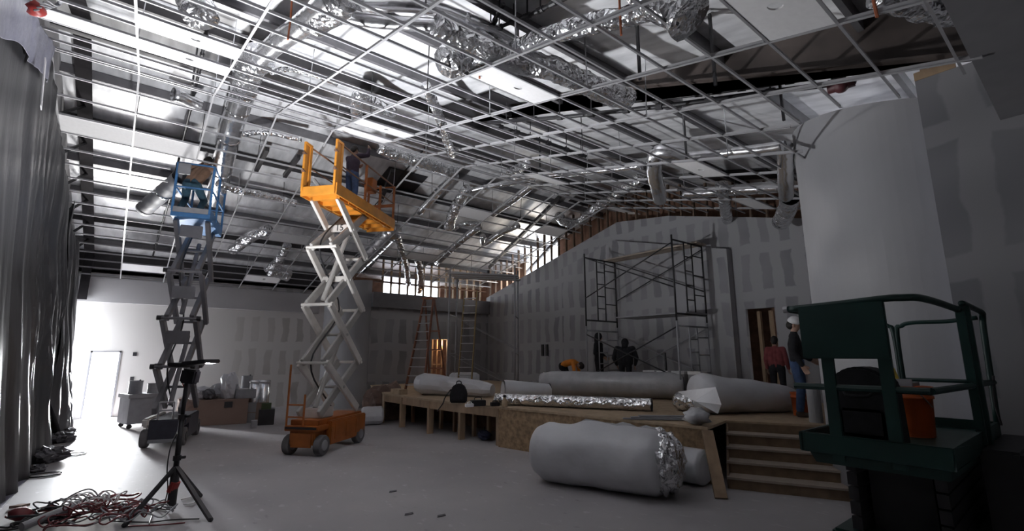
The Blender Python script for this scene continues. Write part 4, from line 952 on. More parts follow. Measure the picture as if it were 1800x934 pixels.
for y in (-.13, .13): mb.tube([(.02, y, .56), (.02, y, .92)], .018, 8)
mb.tube([(.02, -.13, .92), (.02, .13, .92)], .018, 8); mb.tube([(.02, -.13, .75), (.02, .13, .75)], .014, 8); mb.build('step', M_GREYP, bl)
arms(bl, zb_, .12, 1.50, .31, M_ARMG, M_ARMG, wd=.085, ht=.17)
for z in zb_[1:-1]:
    mb = MB()
    for s in (-1, 1): mb.lathe([(.055, -.04), (.055, .04)], (.12, s * .37, z), (0, 1, 0), 12)
    mb.build('pivot_pin', M_BLK, bl)
for z in (4.72, 2.3, 3.3):
    mb = MB(); mb.box((.06 + .12, -.22, z - .14), (.24, .22, z + .14)); mb.build('cross_plate', M_ARMG, bl, bevel=.01)
DZb = 5.10; DL2 = 1.75
mb = MB(); mb.box((-.1, -.38, DZb - .12), (DL2, .38, DZb)); mb.build('platform_floor', M_BLUE, bl, bevel=.01)
mb = MB(); mb.box((-.12, -.34, DZb - .02), (-.10, .34, DZb + .10)); mb.build('toe_board', M_GREYP, bl)
RZ = DZb + 1.15
for s in (-1, 1):
    mb = MB(); y = s * .36
    for x in (-.08, .8, DL2 - .03): mb.bar((x, y, DZb), (x, y, RZ), .045, .045, (1, 0, 0))
    for z in (RZ, DZb + .58): mb.tube([(-.08, y, z), (DL2 - .03, y, z)], .022, 8)
    mb.bar((-.08, y, DZb + .06), (DL2, y, DZb + .06), .02, .14); mb.build('side_rail', M_BLUE, bl)
mb = MB()
for x in (-.08, DL2 - .03):
    for z in (RZ, DZb + .58): mb.tube([(x, -.36, z), (x, .36, z)], .022, 8)
mb.build('end_rail', M_BLUE, bl)
mb = MB(); mb.box((-.15, .1, RZ - .28), (-.09, .34, RZ - .02)); mb.build('control_box', M_GREYP, bl, bevel=.01)

# ---- green lift, lowered, close to the camera
GO = V((4.16, .90, 0)); gl = thing('scissor_lift', 'lowered dark green scissor lift at the right edge, close by', 'scissor lift', GO)
gl.scale = (1.1, 1.1, 1); gz, gr = 1.306, 2.296; GL, GW = 1.72, .62; bb = -.04
def g(mb, name, m, p=gl, **k): return mb.build(name, m, p, **k)
mb = MB(); mb.hexa([V(q) for q in ((.04, -.12, gz - .20), (GL, -.12, gz - .20), (GL, GW - .04, gz - .20), (.04, GW - .04, gz - .20), (-.02, -.14, gz - .06), (GL + .02, -.14, gz - .06), (GL + .02, GW, gz - .06), (-.02, GW, gz - .06))]); g(mb, 'platform_floor', M_GREEN)
mb = MB()
for a, b in (((-.03, -.16, gz - .12), (0, GW + .02, gz + .02)), ((-.03, GW - .0, gz - .12), (GL, GW + .03, gz + .02)), ((-.03, -.16, gz - .12), (GL, -.13, gz + .02)), ((GL, -.16, gz - .12), (GL + .03, GW + .03, gz + .02))): mb.box(a, b)
g(mb, 'toe_board', M_GREEN, bevel=.006)
def rail(pts, r, name): 
    mb = MB(); mb.tube(pts, r, 10); return g(mb, name, M_GREEN, smooth=True)
ra = .022
rail(curve([(.0, GW + .02, gr - .03), (.0, GW * .5, gr - .015), (.0, .06, gr), (.03, -.02, gr), (.12, -.09, gr), (.5, -.12, gr - .01), (.98, -.14, gr - .03)], 6), ra * 1.15, 'top_rail')
rail(curve([(.96, -.17, gr + .015), (1.02, -.17, gr + .02), (1.4, -.18, gr + .0), (1.62, -.19, gr - .02), (1.70, -.18, gr - .06), (1.72, -.17, gr - .2), (1.74, -.15, gz)], 6), ra, 'top_rail')
rail(curve([(1.68, -.15, gr - .06), (1.70, .05, gr - .08), (1.70, .28, gr - .08), (1.70, .36, gr - .11), (1.70, .40, gr - .2), (1.70, .40, gz)], 6), ra * .9, 'end_rail')
rail(curve([(1.70, .42, gz), (1.70, .42, gr - .22), (1.70, .46, gr - .1), (1.68, .55, gr - .07), (1.3, .6, gr - .06), (.5, .62, gr - .05), (0, .63, gr - .04)], 6), ra * .9, 'far_rail')
for p in ((.99, -.15), (1.06, -.17)):
    mb = MB(); mb.bar((p[0], p[1], gz - .08), (p[0] - .0, p[1], gr), .05, .045, (1, 0, 0)); g(mb, 'corner_post', M_GREEN)
for y in (.10, .42):
    mb = MB(); mb.bar((-.01, y, gz - .16), (-.01, y, gr - .02), .07, .03, (1, 0, 0)); g(mb, 'front_post', M_GREEN)
mb = MB(); mz = gz + .36
mb.tube([(0, GW + .03, mz), (0, -.10, mz + .0)], .024, 8); mb.tube([(0, -.10, mz), (.99, -.15, mz), (1.72, -.17, mz)], .024, 8); g(mb, 'mid_rail', M_GREEN)
mb = MB(); mb.tube([(1.71, -.15, mz), (1.71, .42, mz)], .018, 8); g(mb, 'mid_rail', M_GREEN)
mb = MB(); mb.box((-.05, .06, gr - .42), (-.02, GW - .06, gr - .02)); g(mb, 'sign_panel', M_GREEN, bevel=.006)
mb = MB(); mb.lathe([(.03, 0), (.03, .03)], (0, GW + .02, gr - .03), (0, 1, 0), 10); g(mb, 'rail_cap', M_GALV)
# folded scissors (black and dense, shade put into their colour), chassis, battery box
for k in range(6):
    mb = MB(); z = .60 + .105 * k; mb.bar((.30, -.02, z), (1.6, -.02, z + .05), .06, .09); g(mb, 'scissor_arm', M_BLK)
    mb = MB(); mb.bar((.30, .46, z + .05), (1.6, .46, z), .06, .09); g(mb, 'scissor_arm', M_BLK)
mb = MB(); mb.box((.22, -.14, .18), (1.75, .60, .60)); g(mb, 'chassis', M_GREEN, bevel=.02)
mb = MB(); mb.box((.78, -.36, .15), (1.80, -.15, 1.22)); g(mb, 'power_box', M_BLK, bevel=.02)
mb = MB(); mb.box((.45, .05, .6), (1.55, .40, 1.22)); g(mb, 'dark_filler', M_BLK)  # added black block filling in the shade among the arms
for x in (.42, 1.5):
    for y in (-.10, .56): wheel(gl, x, y, .2, .13, hub=M_BLK)
mb = MB(); mb.lathe([(.028, 0), (.028, .02)], (.9, -.345, .8), (0, -1, 0), 12); g(mb, 'red_button', M_RED)
mb = MB(); mb.tube(curve([(1.62, -.19, gz + .42), (1.64, -.17, gz + .2), (1.66, -.18, gz)], 5), .008, 6); g(mb, 'cord', M_BLK)
# things on the green platform
t = thing('tool_bag', 'tall black bag standing on the green lift platform behind the front posts', 'tool bag', GO + V((.35, .35, gz - .06)))
pr = [(-.21, 0), (.21, 0)] + [(.20 * math.cos(k * math.pi / 14), .40 + .17 * math.sin(k * math.pi / 14)) for k in range(15)]
mb = MB(); mb.prism([V((-.13, y, z)) for y, z in pr], (.26, 0, 0)); mb.build('bag_body', M_CLOTHK, t, bevel=.03)
mb = MB(); mb.box((-.17, -.14, .06), (-.13, .14, .26)); mb.build('pocket', M_CLOTHK, t, bevel=.02)
mb = MB(); mb.tube(curve([(-.14, -.1, .42), (-.19, -.07, .36), (-.19, .07, .36), (-.14, .1, .42)], 5), .012, 8); mb.build('handle', M_CLOTHK, t)
bp_ = GO + V((1.05, .24, gz - .06)); bucket('large orange bucket standing on the green lift platform', bp_, 1.08)
t = thing('trowel', 'yellow-handled tool sticking up from the bucket on the green lift', 'hand tool', bp_ + V((.03, .05, .33)))
mb = MB(); mb.bar((0, 0, .04), (-.02, .04, .22), .035, .03); mb.build('grip', M_YEL, t, bevel=.008)
mb = MB(); mb.bar((.005, -.01, -.1), (0, 0, .04), .012, .012); mb.build('shank', M_GALV, t)
t = MB(); t.box((-.12, -.06, .315), (.12, .08, .345)); t.box((-.12, -.06, .345), (-.10, .08, .375)); tag(t.build('mud_pan', M_GREYP, loc=bp_ + V((0, 0, .085))), 'grey mud pan lying across the bucket on the green lift', 'mud pan')

# ================================================================== PEOPLE
def voxel(mb, name, m, parent, vox, smooth_it=4):
    me = bpy.data.meshes.new(name); me.from_pydata(mb.v, [], mb.f); o = bpy.data.objects.new(name, me); COL.objects.link(o)
    r = o.modifiers.new('r', 'REMESH'); r.mode = 'VOXEL'; r.voxel_size = vox
    s = o.modifiers.new('s', 'SMOOTH'); s.factor = .5; s.iterations = smooth_it
    dg = bpy.context.evaluated_depsgraph_get(); dg.update(); me2 = bpy.data.meshes.new_from_object(o.evaluated_get(dg)); o.modifiers.clear(); o.data = me2
    for p in me2.polygons: p.use_smooth = True
    me2.materials.clear(); me2.materials.append(m); o.parent = parent; return o
def limb(mb, pts):
    for (p, r), (q, s) in zip(pts, pts[1:]):
        p, q = V(p), V(q); n = 5
        mb.tube([p.lerp(q, k / n) for k in range(n + 1)], (lambda t, r=r, s=s: r + (s - r) * t), 10)
        mb.ball(p, r, 10); mb.ball(q, s, 10)
def hand(mb, wr, d, side, k=1.0):
    d = V(d).normalized(); s = V(side).normalized(); nrm = d.cross(s)
    base = V(wr); pal = base + d * .085 * k
    for o in (-.03, -.01, .01, .03): limb(mb, [(base + s * o * .6 * k, .017 * k), (pal + s * o * k, .014 * k)])
    for o, l in ((-.033, .058), (-.011, .07), (.011, .075), (.033, .066)):
        a = pal + s * o * k; b = a + (d + nrm * .35).normalized() * l * .55 * k; c = b + (d + nrm * .9).normalized() * l * .5 * k
        limb(mb, [(a, .0105 * k), (b, .0095 * k), (c, .008 * k)])
    th = base + d * .03 * k + s * .035 * k; b = th + (d * .7 + s * .8).normalized() * .035 * k; c = b + (d + nrm * .3).normalized() * .03 * k
    limb(mb, [(th, .014 * k), (b, .011 * k), (c, .009 * k)])
J0 = dict(pel=(0, 0, .95), waist=(0, .0, 1.08), chest=(0, 0, 1.28), neck=(0, 0, 1.48), head=(0, .02, 1.63), face=(0, 1, 0),
          sl=(-.19, 0, 1.42), sr=(.19, 0, 1.42), el=(-.25, -.02, 1.14), er=(.25, -.02, 1.14), wl=(-.26, .10, .90), wr=(.26, .10, .90),
          hl=(-.10, 0, .92), hr=(.10, 0, .92), kl=(-.11, .03, .50), kr=(.11, .03, .50), al=(-.12, -.02, .09), ar=(.12, -.02, .09))
def person(label, loc, rz, pose=None, shirt=M_CLOTHK, pants=M_JEANS, hat=None, bulk=1.0, scale=1.0, vest=None, hair=True, vox=.012, hood=False):
    J = dict(J0); J.update(pose or {}); j = {k: V(v) for k, v in J.items()}
    t = thing('person', label, 'person', loc, rz); t.scale = (scale,) * 3
    f = j['face'].normalized(); hd = j['head']; upv = (hd - j['neck']).normalized(); sd = f.cross(upv).normalized(); f = upv.cross(sd).normalized()
    body = MB(); B_ = bulk
    limb(body, [(j['pel'], .10), (j['waist'], .10), (j['chest'], .11), (j['neck'], .055), (hd - upv * .05, .052)])
    body.ball(hd + upv * .02, .10, 18, (.80, .98, 1.16)); body.ball(hd - upv * .07 + f * .02, .062, 12)
    limb(body, [(hd + f * .09 + upv * .015, .011), (hd + f * .118 - upv * .025, .016)])
    for s in (-1, 1):
        body.ball(hd + sd * s * .083, .022, 8, (.6, 1, 1.4)); body.ball(hd + f * .085 + sd * s * .032 + upv * .035, .016, 8)
    limb(body, [(hd + f * .085 - sd * .02 - upv * .065, .009), (hd + f * .085 + sd * .02 - upv * .065, .009)])
    for a, e, w_, s in (('sl', 'el', 'wl', -1), ('sr', 'er', 'wr', 1)):
        limb(body, [(j[a], .048), (j[e], .038), (j[w_], .026)])
        d = (j[w_] - j[e]).normalized(); hand(body, j[w_], d, (V((0, 1, 0)) - d * d.y) if abs(d.y) < .9 else V((s, 0, 0)), 1.12)
    for h, k, a in (('hl', 'kl', 'al'), ('hr', 'kr', 'ar')): limb(body, [(j[h], .075), (j[k], .05), (j[a], .038)])
    voxel(body, 'body', M_SKIN, t, .0105, 2)
    sh = MB(); lat = (j['sr'] - j['sl']).normalized()
    for o in (-.085, 0, .085):
        limb(sh, [(j['pel'] + lat * o * B_ + V((0, 0, .0)), .105 * B_), (j['waist'] + lat * o * B_, .105 * B_), (j['chest'] + lat * o * 1.1 * B_, .115 * B_), (j['chest'].lerp(j['neck'], .6) + lat * o * .9, .085)])
    for a, e, w_ in (('sl', 'el', 'wl'), ('sr', 'er', 'wr')):
        limb(sh, [(j['neck'] - (j['neck'] - j['chest']).normalized() * .07, .07), (j[a], .075 * B_), (j[e], .058 * B_), (j[w_].lerp(j[e], .06), .045)])
    limb(sh, [(j['neck'] - (j['neck'] - j['chest']).normalized() * .03, .068), (j['neck'], .064)])
    so_ = voxel(sh, 'shirt', shirt, t, vox)
    pn = MB()
    for o in (-.07, .07): limb(pn, [(j['pel'] + lat * o + V((0, 0, .02)), .118), (j['pel'] + lat * o - V((0, 0, .05)), .115)])
    for h, k, a in (('hl', 'kl', 'al'), ('hr', 'kr', 'ar')): limb(pn, [(j[h], .105), (j[k], .078), (j[a] + V((0, 0, .04)), .066)])
    voxel(pn, 'trousers', pants, t, vox)
    for k, a in (('kl', 'al'), ('kr', 'ar')):
        b = MB(); q = j[a]; limb(b, [(q + V((0, -.03, -.035)), .05), (q + V((0, .06, -.04)), .047), (q + V((0, .15, -.05)), .038)]); limb(b, [(q + V((0, 0, .06)), .055), (q, .055)])
        b.v = [(x, y, max(z, q.z - .09)) for x, y, z in b.v]; voxel(b, 'boot', M_BOOT, t, vox)
    if vest:
        v_ = MB()
        for o in (-.085, 0, .085): limb(v_, [(j['waist'] + lat * o * 1.05, .122), (j['chest'] + lat * o * 1.15, .132), (j['chest'].lerp(j['neck'], .5) + lat * o, .10)])
        voxel(v_, 'vest', vest, t, vox)
    if hair:
        h = MB(); h.ball(hd + upv * .045 - f * .012, .108, 16, (.86, 1.0, 1.05)); h.v = [tuple(V(p)) for p in h.v if True]
        h.ball(hd - f * .055 - upv * .01, .082, 12)
        voxel(h, 'hair', M_HAIR, t, .014)
        # keep the face free: the cap only reaches the brow
    if hat:
        h = MB(); h.ball(hd + upv * .07, .118, 18, (.9, 1.0, .85)); limb(h, [(hd + f * .10 + upv * .075, .02), (hd + f * .16 + upv * .06, .016)]); voxel(h, 'hat', hat, t, .014)
    if hood:
        h = MB(); h.ball(hd - f * .02 + upv * .03, .125, 16, (.95, 1.0, 1.12)); limb(h, [(hd - f * .05 - upv * .05, .10), (j['neck'] - f * .03, .10)]); voxel(h, 'hood', shirt, t, vox)
    return t
def heading(v): return math.atan2(-v[0], v[1])     # figures face +Y at rest
def on_lift(O, A, x, y, z): return O + V((math.cos(A) * x - math.sin(A) * y, math.sin(A) * x + math.cos(A) * y, z))
crouch = dict(pel=(0, -.14, .80), waist=(.03, -.10, .93), chest=(.09, .02, 1.14), neck=(.14, .08, 1.33), head=(.17, .14, 1.47), face=(.2, 1, .3), sl=(-.10, .04, 1.27), sr=(.30, .06, 1.29),
              el=(-.18, .28, 1.30), er=(.38, .28, 1.34), wl=(-.10, .42, 1.50), wr=(.32, .42, 1.52), hl=(-.10, -.14, .78), hr=(.10, -.14, .78), kl=(-.22, .14, .48), kr=(.18, .16, .48), al=(-.26, -.06, .09), ar=(.16, -.04, .09))
person('worker in tan shirt and teal trousers crouching on the blue lift platform', on_lift(BX, BA, .45, .10, DZb), heading(V((.45, .9, 0))), crouch, M_TAN, M_TEAL)
reach = dict(er=(.30, .22, 1.50), wr=(.24, .30, 1.72), el=(-.26, .14, 1.22), wl=(-.16, .34, 1.32), head=(0, .03, 1.62), face=(0, 1, .35))
person('dark-haired worker in dark shirt and jeans standing on the orange lift platform', on_lift(OX, OA, 1.12, -.02, DZo), heading(V((.9, .4, 0))), reach, M_NAVYC, M_JEANS, scale=.90)
q = at_x(1053, 640, 11.7); person('slim person in black hooded jacket standing on the stage, left of the pair', (11.7, q.y, ST), heading(V((.35, -1, 0))), dict(wl=(-.12, .2, 1.0), wr=(.16, .2, 1.02)), M_CLOTHK, M_CLOTHK, hood=True, hair=False)
q = at_x(1099, 640, 11.3); person('broad person in black jacket seen from behind inside the scaffold, right of the pair', (11.3, q.y, ST), heading(V((.8, .5, 0))), dict(neck=(0, .10, 1.40), head=(0, .18, 1.52), chest=(0, .05, 1.25), sl=(-.24, .05, 1.36), sr=(.24, .05, 1.36), el=(-.34, .06, 1.08), er=(.34, .06, 1.08), wl=(-.28, .2, .86), wr=(.28, .2, .86)), M_CLOTHK, M_CLOTHK, bulk=1.3, hood=True, hair=False, scale=.93)
bend = dict(pel=(0, -.15, .88), waist=(0, .0, .98), chest=(0, .22, 1.02), neck=(0, .40, .98), head=(0, .52, .90), face=(0, .5, -1), sl=(-.19, .34, .97), sr=(.19, .34, .97), el=(-.22, .38, .68), er=(.22, .38, .68), wl=(-.16, .44, .44), wr=(.16, .44, .44), hl=(-.1, -.12, .86), hr=(.1, -.12, .86))
q = at_x(996, 650, 10.6); person('person in dark clothes and orange vest bending over at the left of the stage', (10.6, q.y, ST), heading(V((.4, -1, 0))), bend, M_VEST, M_CLOTHK, scale=.86, hood=False)
q = at_x(1365, 640, 11.9); person('person in dull red jacket by the stage doorway, back turned', (11.9, q.y, ST), heading(V((1, .2, 0))), dict(), M_REDC, M_CLOTHK, scale=.86)
q = at_x(1401, 640, 9.6); person('person in dark jacket, blue jeans and white cap beside the green lift', (9.6, q.y, ST), heading(V((.3, -1, 0))), dict(wl=(-.2, .22, 1.0)), M_CLOTHK, M_JEANS, hat=M_TILE, scale=1.0)
q = at_x(1427, 670, 9.0); t = thing('paper_roll', 'white upright paper roll standing behind the green lift, beside the person in jeans', 'roll', (9.0, q.y, ST))
mb = MB(); mb.lathe([(.06, 0), (.10, 0), (.10, .62), (.06, .62)], seg=20, cap=False); mb.build('paper', M_WHITE, t, smooth=False); mb = MB(); mb.lathe([(.05, 0), (.06, 0), (.06, .63), (.05, .63)], seg=16); mb.build('core', M_CARD, t)

# ================================================================== WORK LIGHT ON TRIPOD
tp = at_z(300, 898); tl = thing('work_light', 'black tripod work light standing on the floor at lower left', 'work light', tp)
mb = MB(); mb.tube([(0, 0, .02), (0, 0, .50)], .05, 14); mb.build('lower_tube', M_BLK, tl, smooth=True)
mb = MB(); mb.tube([(0, 0, .45), (0, 0, 1.10)], .032, 12); mb.tube([(0, 0, 1.1), (0, 0, 1.62)], .024, 12); mb.build('pole', M_BLK, tl, smooth=True)
for z in (.62, 1.12):
    mb = MB(); mb.tube([(0, 0, z - .03), (0, 0, z + .03)], .045, 12); c = mb.build('collar', M_BLK, tl)
    mb = MB(); dv = RT * .10; mb.tube([(0, 0, z), (dv.x, dv.y, z + .01)], .018, 8); mb.build('knob', M_BLK, c)
for px, py in ((218, 928), (370, 918)):
    e = at_z(px, py) - tp; mb = MB(); mb.bar((0, 0, .52), (e.x, e.y, .02), .045, .035); l = mb.build('leg', M_DKSTEEL, tl)
    mb = MB(); mb.ball((e.x, e.y, .025), .028, 8); mb.build('rubber_foot', M_BLK, l)
e = F0 * .55 + RT * .015; mb = MB(); mb.bar((0, 0, .52), (e.x, e.y, .02), .045, .035); l = mb.build('leg', M_DKSTEEL, tl); mb = MB(); mb.ball((e.x, e.y, .025), .028, 8); mb.build('rubber_foot', M_BLK, l)
mb = MB(); mb.tube([RT * -.02 + V((0, 0, .22)), RT * .02 + V((0, 0, .34))], .056, 12); mb.build('red_band', M_RED, tl)
hd_ = V((0, 0, 1.60)) + RT * .08
mb = MB(); a = hd_ + RT * -.05; mb.bar(a + V((0, 0, -.06)), a + V((0, 0, .12)) + RT * .02, .20, .12, F0); mb.build('battery_body', M_BLK, tl, bevel=.02)
mb = MB(); mb.tube([hd_ - RT * .10 + (RT * math.cos(k / 24 * 6.283) * .035 + UP * math.sin(k / 24 * 6.283) * .10) + V((0, 0, .0)) for k in range(25)], .010, 8); mb.build('ring_handle', M_RED, tl, smooth=True)
mb = MB(); c = hd_ + V((0, 0, .19)); ax = RT; ay = F0
def pan(cc, w_, l_, tilt): 
    u = (ax * math.cos(tilt) + UP * math.sin(tilt)) * w_ / 2; v = ay * l_ / 2; n_ = u.cross(v).normalized() * .025
    return [cc - u - v - n_, cc + u - v - n_, cc + u + v - n_, cc - u + v - n_, cc - u - v + n_, cc + u - v + n_, cc + u + v + n_, cc - u + v + n_]
mb.hexa(pan(c + RT * .08 + UP * .02, .30, .34, .10)); mb.build('lamp_panel', M_BLK, tl, bevel=.01)
mb = MB(); mb.hexa(pan(c - RT * .18 - UP * .01, .18, .26, -.05)); mb.build('lamp_panel', M_BLK, tl, bevel=.01)
for cc, e_, aim in ((c + RT * .08 + UP * .06, 165, V((3.6, 6.4, 6.6))), (c - RT * .18 + UP * .03, 75, V((1.6, 9.0, 7.2)))):
    d_ = bpy.data.lights.new('lamp_light', 'AREA'); d_.shape = 'RECTANGLE'; d_.size = .26; d_.size_y = .26; d_.energy = e_; d_.color = (.95, .97, 1); d_.spread = math.radians(130)
    o_ = bpy.data.objects.new('lamp_light', d_); COL.objects.link(o_); o_.location = tp + cc; o_.rotation_euler = (aim - tp - cc).to_track_quat('-Z', 'Y').to_euler()
mb = MB(); P = [tp + V((0, 0, .95)) - RT * .03, tp - RT * .10 + V((0, 0, .75)), tp - RT * .11 + V((0, 0, .5)), tp - RT * .07 + V((0, 0, .2)), tp - RT * .16 + V((0, 0, .012)), tp - RT * .6 + F0 * .08 + V((0, 0, .012))]
mb.tube(curve([p - tp for p in P], 6), .008, 6); mb.build('power_cord', M_BLK, tl)

# ================================================================== CABLE HEAP AT THE LOWER LEFT
rnd = random.Random(21); CG = 'cables heaped at the lower left'
cols = [('dark red', M_CORDR), ('black', M_BLK), ('pale grey', M_TILE), ('dark red', M_CORDR), ('grey', M_GREYP), ('dark red', M_CORDR), ('black', M_BLK), ('white', M_WHITE), ('dark red', M_CORDR), ('black', M_BLK), ('dark red', M_CORDR), ('pale grey', M_TILE), ('black', M_BLK), ('dark red', M_CORDR), ('grey', M_GREYP), ('dark red', M_CORDR)]
spots = [(70, 905), (120, 895), (160, 890), (200, 900), (240, 905), (150, 915), (90, 920), (180, 920), (230, 920), (110, 910), (210, 912), (165, 905), (60, 925), (135, 925), (255, 918), (190, 888)]
where = ['at the left end of the heap', 'at the back left of the heap', 'over the middle of the heap', 'right of the middle of the heap', 'at the right end of the heap', 'in the front middle of the heap', 'at the front left of the heap', 'at the front, right of the middle', 'at the front right by the tripod leg', 'left of the middle of the heap', 'right of the heap top', 'in the centre of the heap', 'at the near left corner', 'at the bottom edge of the picture', 'nearest the tripod leg', 'at the back right of the heap']
for k, ((px, py), (cn, m), wh) in enumerate(zip(spots, cols, where)):
    c = at_z(px, py); R_ = rnd.uniform(.16, .30); P = []; n = 34; ph = rnd.uniform(0, 6); z0 = .02 + .012 * (k % 6)
    for i in range(n):
        a = ph + i / n * 6.28 * 2.4; r = R_ * (.65 + .35 * math.sin(i * .7 + k)) 
        P.append((math.cos(a) * r * 1.25 + .12 * math.sin(i * .31 + k), math.sin(a) * r * .9 + .1 * math.cos(i * .23), z0 + .035 * abs(math.sin(i * .9 + k)) * (1 + (k % 3))))
    mb = MB(); mb.tube(curve(P, 3), .0085 if k % 3 else .012, 6); tag(mb.build('floor_cable', m, smooth=True, loc=c), f'{cn} tangled cable {wh}', 'cord', CG)
c = at_z(105, 893); P = [c, c + V((0, 0, .13)) + RT * .10, at_z(150, 893) + V((0, 0, .22)), at_z(168, 893) + V((0, 0, .15)), at_z(172, 895)]; mb = MB(); mb.tube(curve([p - c for p in P], 8), .009, 8); tag(mb.build('floor_cable', M_GREYP, smooth=True, loc=c), 'grey cord arching up above the cable heap', 'cord', CG)
for k, pl in enumerate((((165, 890), (230, 890), (260, 893), (292, 898)), ((215, 905), (250, 892), (266, 905), (262, 925)), ((200, 918), (260, 920), (300, 916), (350, 914)), ((225, 927), (280, 925), (325, 921)), ((318, 880), (345, 874), (340, 886), (322, 888)))):
    Q = [at_z(*p) + V((0, 0, .010)) for p in pl]; mb = MB(); mb.tube(curve([q - Q[0] for q in Q], 8), .008, 6)
    tag(mb.build('floor_cable', [M_BLK, M_BLK, M_DKSTEEL, M_CORDR, M_TILE][k], smooth=True, loc=Q[0]), ['black cord running from the heap to the tripod foot', 'black cord looping out behind the tripod leg', 'dark flat cord lying under the tripod toward its right leg', 'dark red cord lying in front of the tripod', 'small white cord loop right of the tripod'][k], 'cord')
t = thing('wrapped_pipe', 'pale pipe section leaning over the cable heap at the left', 'pipe', at_z(55, 930), YAW - .2)
mb = MB(); mb.tube([(-.1, 0, .05), (.45, 0, .12)], .045, 14); mb.build('pipe_body', M_WHITE, t); mb = MB(); mb.lathe([(.05, -.02), (.05, .02), (.03, .02)], (.45, 0, .12), (1, 0, .1), 14); mb.build('end_ring', M_GREYP, t)
t = MB(); t.ball((0, 0, .07), .11, 12, (1, 1, .65), .3); tag(t.build('red_cloth', M_CORDR, smooth=True, loc=at_z(35, 915)), 'dark red cloth lump at the left end of the cable heap', 'cloth')
t = MB(); t.prism([(-.09, 0, .004), (0, .06, .004), (.1, .01, .004), (.02, -.05, .004)], (0, .0, .03)); tag(t.build('wood_scrap', M_CARD, loc=at_z(33, 893)), 'small brown scrap on the floor above the cable heap', 'scrap')

# ================================================================== THINGS ALONG THE BACK WALL
bx0, bx1 = at_z(343, 750), at_z(433, 745); d = (bx1 - bx0); rz = math.atan2(d.y, d.x); L = d.length
h_ = .66
t = thing('cardboard_box', 'large brown cardboard box by the back wall under the white bags', 'box', (bx0 + bx1) / 2, rz)
mb = MB(); mb.box((-L / 2, 0, 0), (L / 2, .95, h_)); mb.build('box_body', M_CARD, t, bevel=.008)
mb = MB(); mb.box((-L / 2 - .01, -.012, h_ - .02), (L / 2 + .01, .96, h_ + .02)); mb.build('lid', M_CARD, t)
mb = MB(); mb.box((.02, -.014, h_ - .20), (.22, -.002, h_ - .04)); mb.build('label_patch', M_BLK, t)
def up(x, y, z): return (bx0 + bx1) / 2 + V((math.cos(rz) * x - math.sin(rz) * y, math.sin(rz) * x + math.cos(rz) * y, z))
bz = h_ + .02
for x, y, r, sq, lb, m, nm in ((-.62, .45, .27, (1.2, .8, .7), 'crumpled white plastic on the left of the big box', M_PAPER, 'plastic_bag'), (-.22, .5, .22, (1, .8, 1), 'grey bag beside the white plastic on the big box', M_GREYP, 'bag'), (.08, .4, .26, (.9, .8, 1.5), 'tall pointed white plastic bag on the middle of the big box', M_PAPER, 'plastic_bag'), (-.40, .25, .16, (1, 1, 1), 'dusty dark lump at the front of the big box top', M_DEB, 'bag')):
    mb = MB(); mb.ball((0, 0, r * sq[2] * .85), r, 18, sq, .3, 3, int(r * 100)); mb.v = [(a, b, max(c, 0)) for a, b, c in mb.v]; tag(mb.build(nm, m, loc=up(x, y, bz)), lb, 'bag', 'bags on the big cardboard box')
t = thing('carton', 'dark grey carton lying on the right of the big cardboard box', 'carton', up(.52, .3, bz), rz); mb = MB(); mb.box((-.26, -.15, 0), (.26, .15, .26)); mb.build('carton_body', M_GREYP, t, bevel=.01); mb = MB(); mb.box((-.2, -.1, .26), (.05, .1, .275)); mb.build('white_label', M_TILE, t)
def can(label, p, r, h, m, group=None):
    t = thing('drum', label, 'drum', p, 0, group); mb = MB(); mb.lathe([(r, 0), (r, .02), (r * .97, .03), (r * .97, h * .48), (r, h * .5), (r * .97, h * .52), (r * .97, h - .03), (r, h - .02), (r, h), (r * .9, h - .01)], seg=24); mb.build('shell', m, t)
    mb = MB(); mb.lathe([(.02, h), (.02, h + .03)], (r * .5, 0, 0), seg=10); mb.build('cap', M_BLK, t); return t
can('grey tub standing upright behind the carton on the big box', up(.50, .72, bz), .15, .62, M_GREYP)
q = at_z(452, 747); qq = F0 * .3
for k, (px, lb, hh_, m) in enumerate(((443, 'left shiny duct sleeve standing right of the big box', .62, M_DUCT), (459, 'right shiny duct sleeve standing behind the black crate', .62, M_DUCT))):
    p = at_z(px, 742); t = thing('crate', ['white', 'grey'][k] + ' carton under the ' + lb.split(' duct')[0] + ' duct sleeve', 'carton', p, rz, 'cartons right of the big box'); mb = MB(); mb.box((-.16, -.16, 0), (.16, .16, .56)); mb.build('carton_body', [M_WHITE, M_CARD][k], t, bevel=.008); mb = MB(); mb.box((-.165, -.165, .27), (.165, .165, .285)); mb.build('tape', M_CARD, t)
    t = thing('duct_sleeve', lb, 'duct sleeve', p + V((0, 0, .56)), 0, 'duct sleeves right of the big box'); mb = MB(); mb.lathe([(.155, 0), (.155, hh_), (.14, hh_), (.14, .02)], seg=24, cap=False); mb.build('sleeve', m, t, smooth=True); mb = MB(); mb.lathe([(.162, -.02), (.162, .02)], (0, 0, hh_ - .06), seg=24, cap=False); mb.build('rim_band', M_GALV, t)
p = at_z(467, 747); t = thing('crate', 'black crate on the floor at the right end of the back wall pile', 'crate', p, rz); mb = MB(); mb.box((-.2, -.12, 0), (.2, .2, .42)); mb.build('crate_body', M_BLK, t, bevel=.01); mb = MB(); mb.box((-.15, -.08, .42), (.1, .12, .58)); mb.build('green_liner', mat('dull_green', (.05, .07, .03), .8), t)
p = at_z(446, 753); t = thing('carton', 'small white carton in front of the duct sleeves', 'carton', p, rz); mb = MB(); mb.box((-.07, -.07, 0), (.07, .07, .2)); mb.build('carton_body', M_WHITE, t, bevel=.006); mb = MB(); mb.box((-.071, -.02, .02), (.071, .02, .202)); mb.build('tape', M_TILE, t)
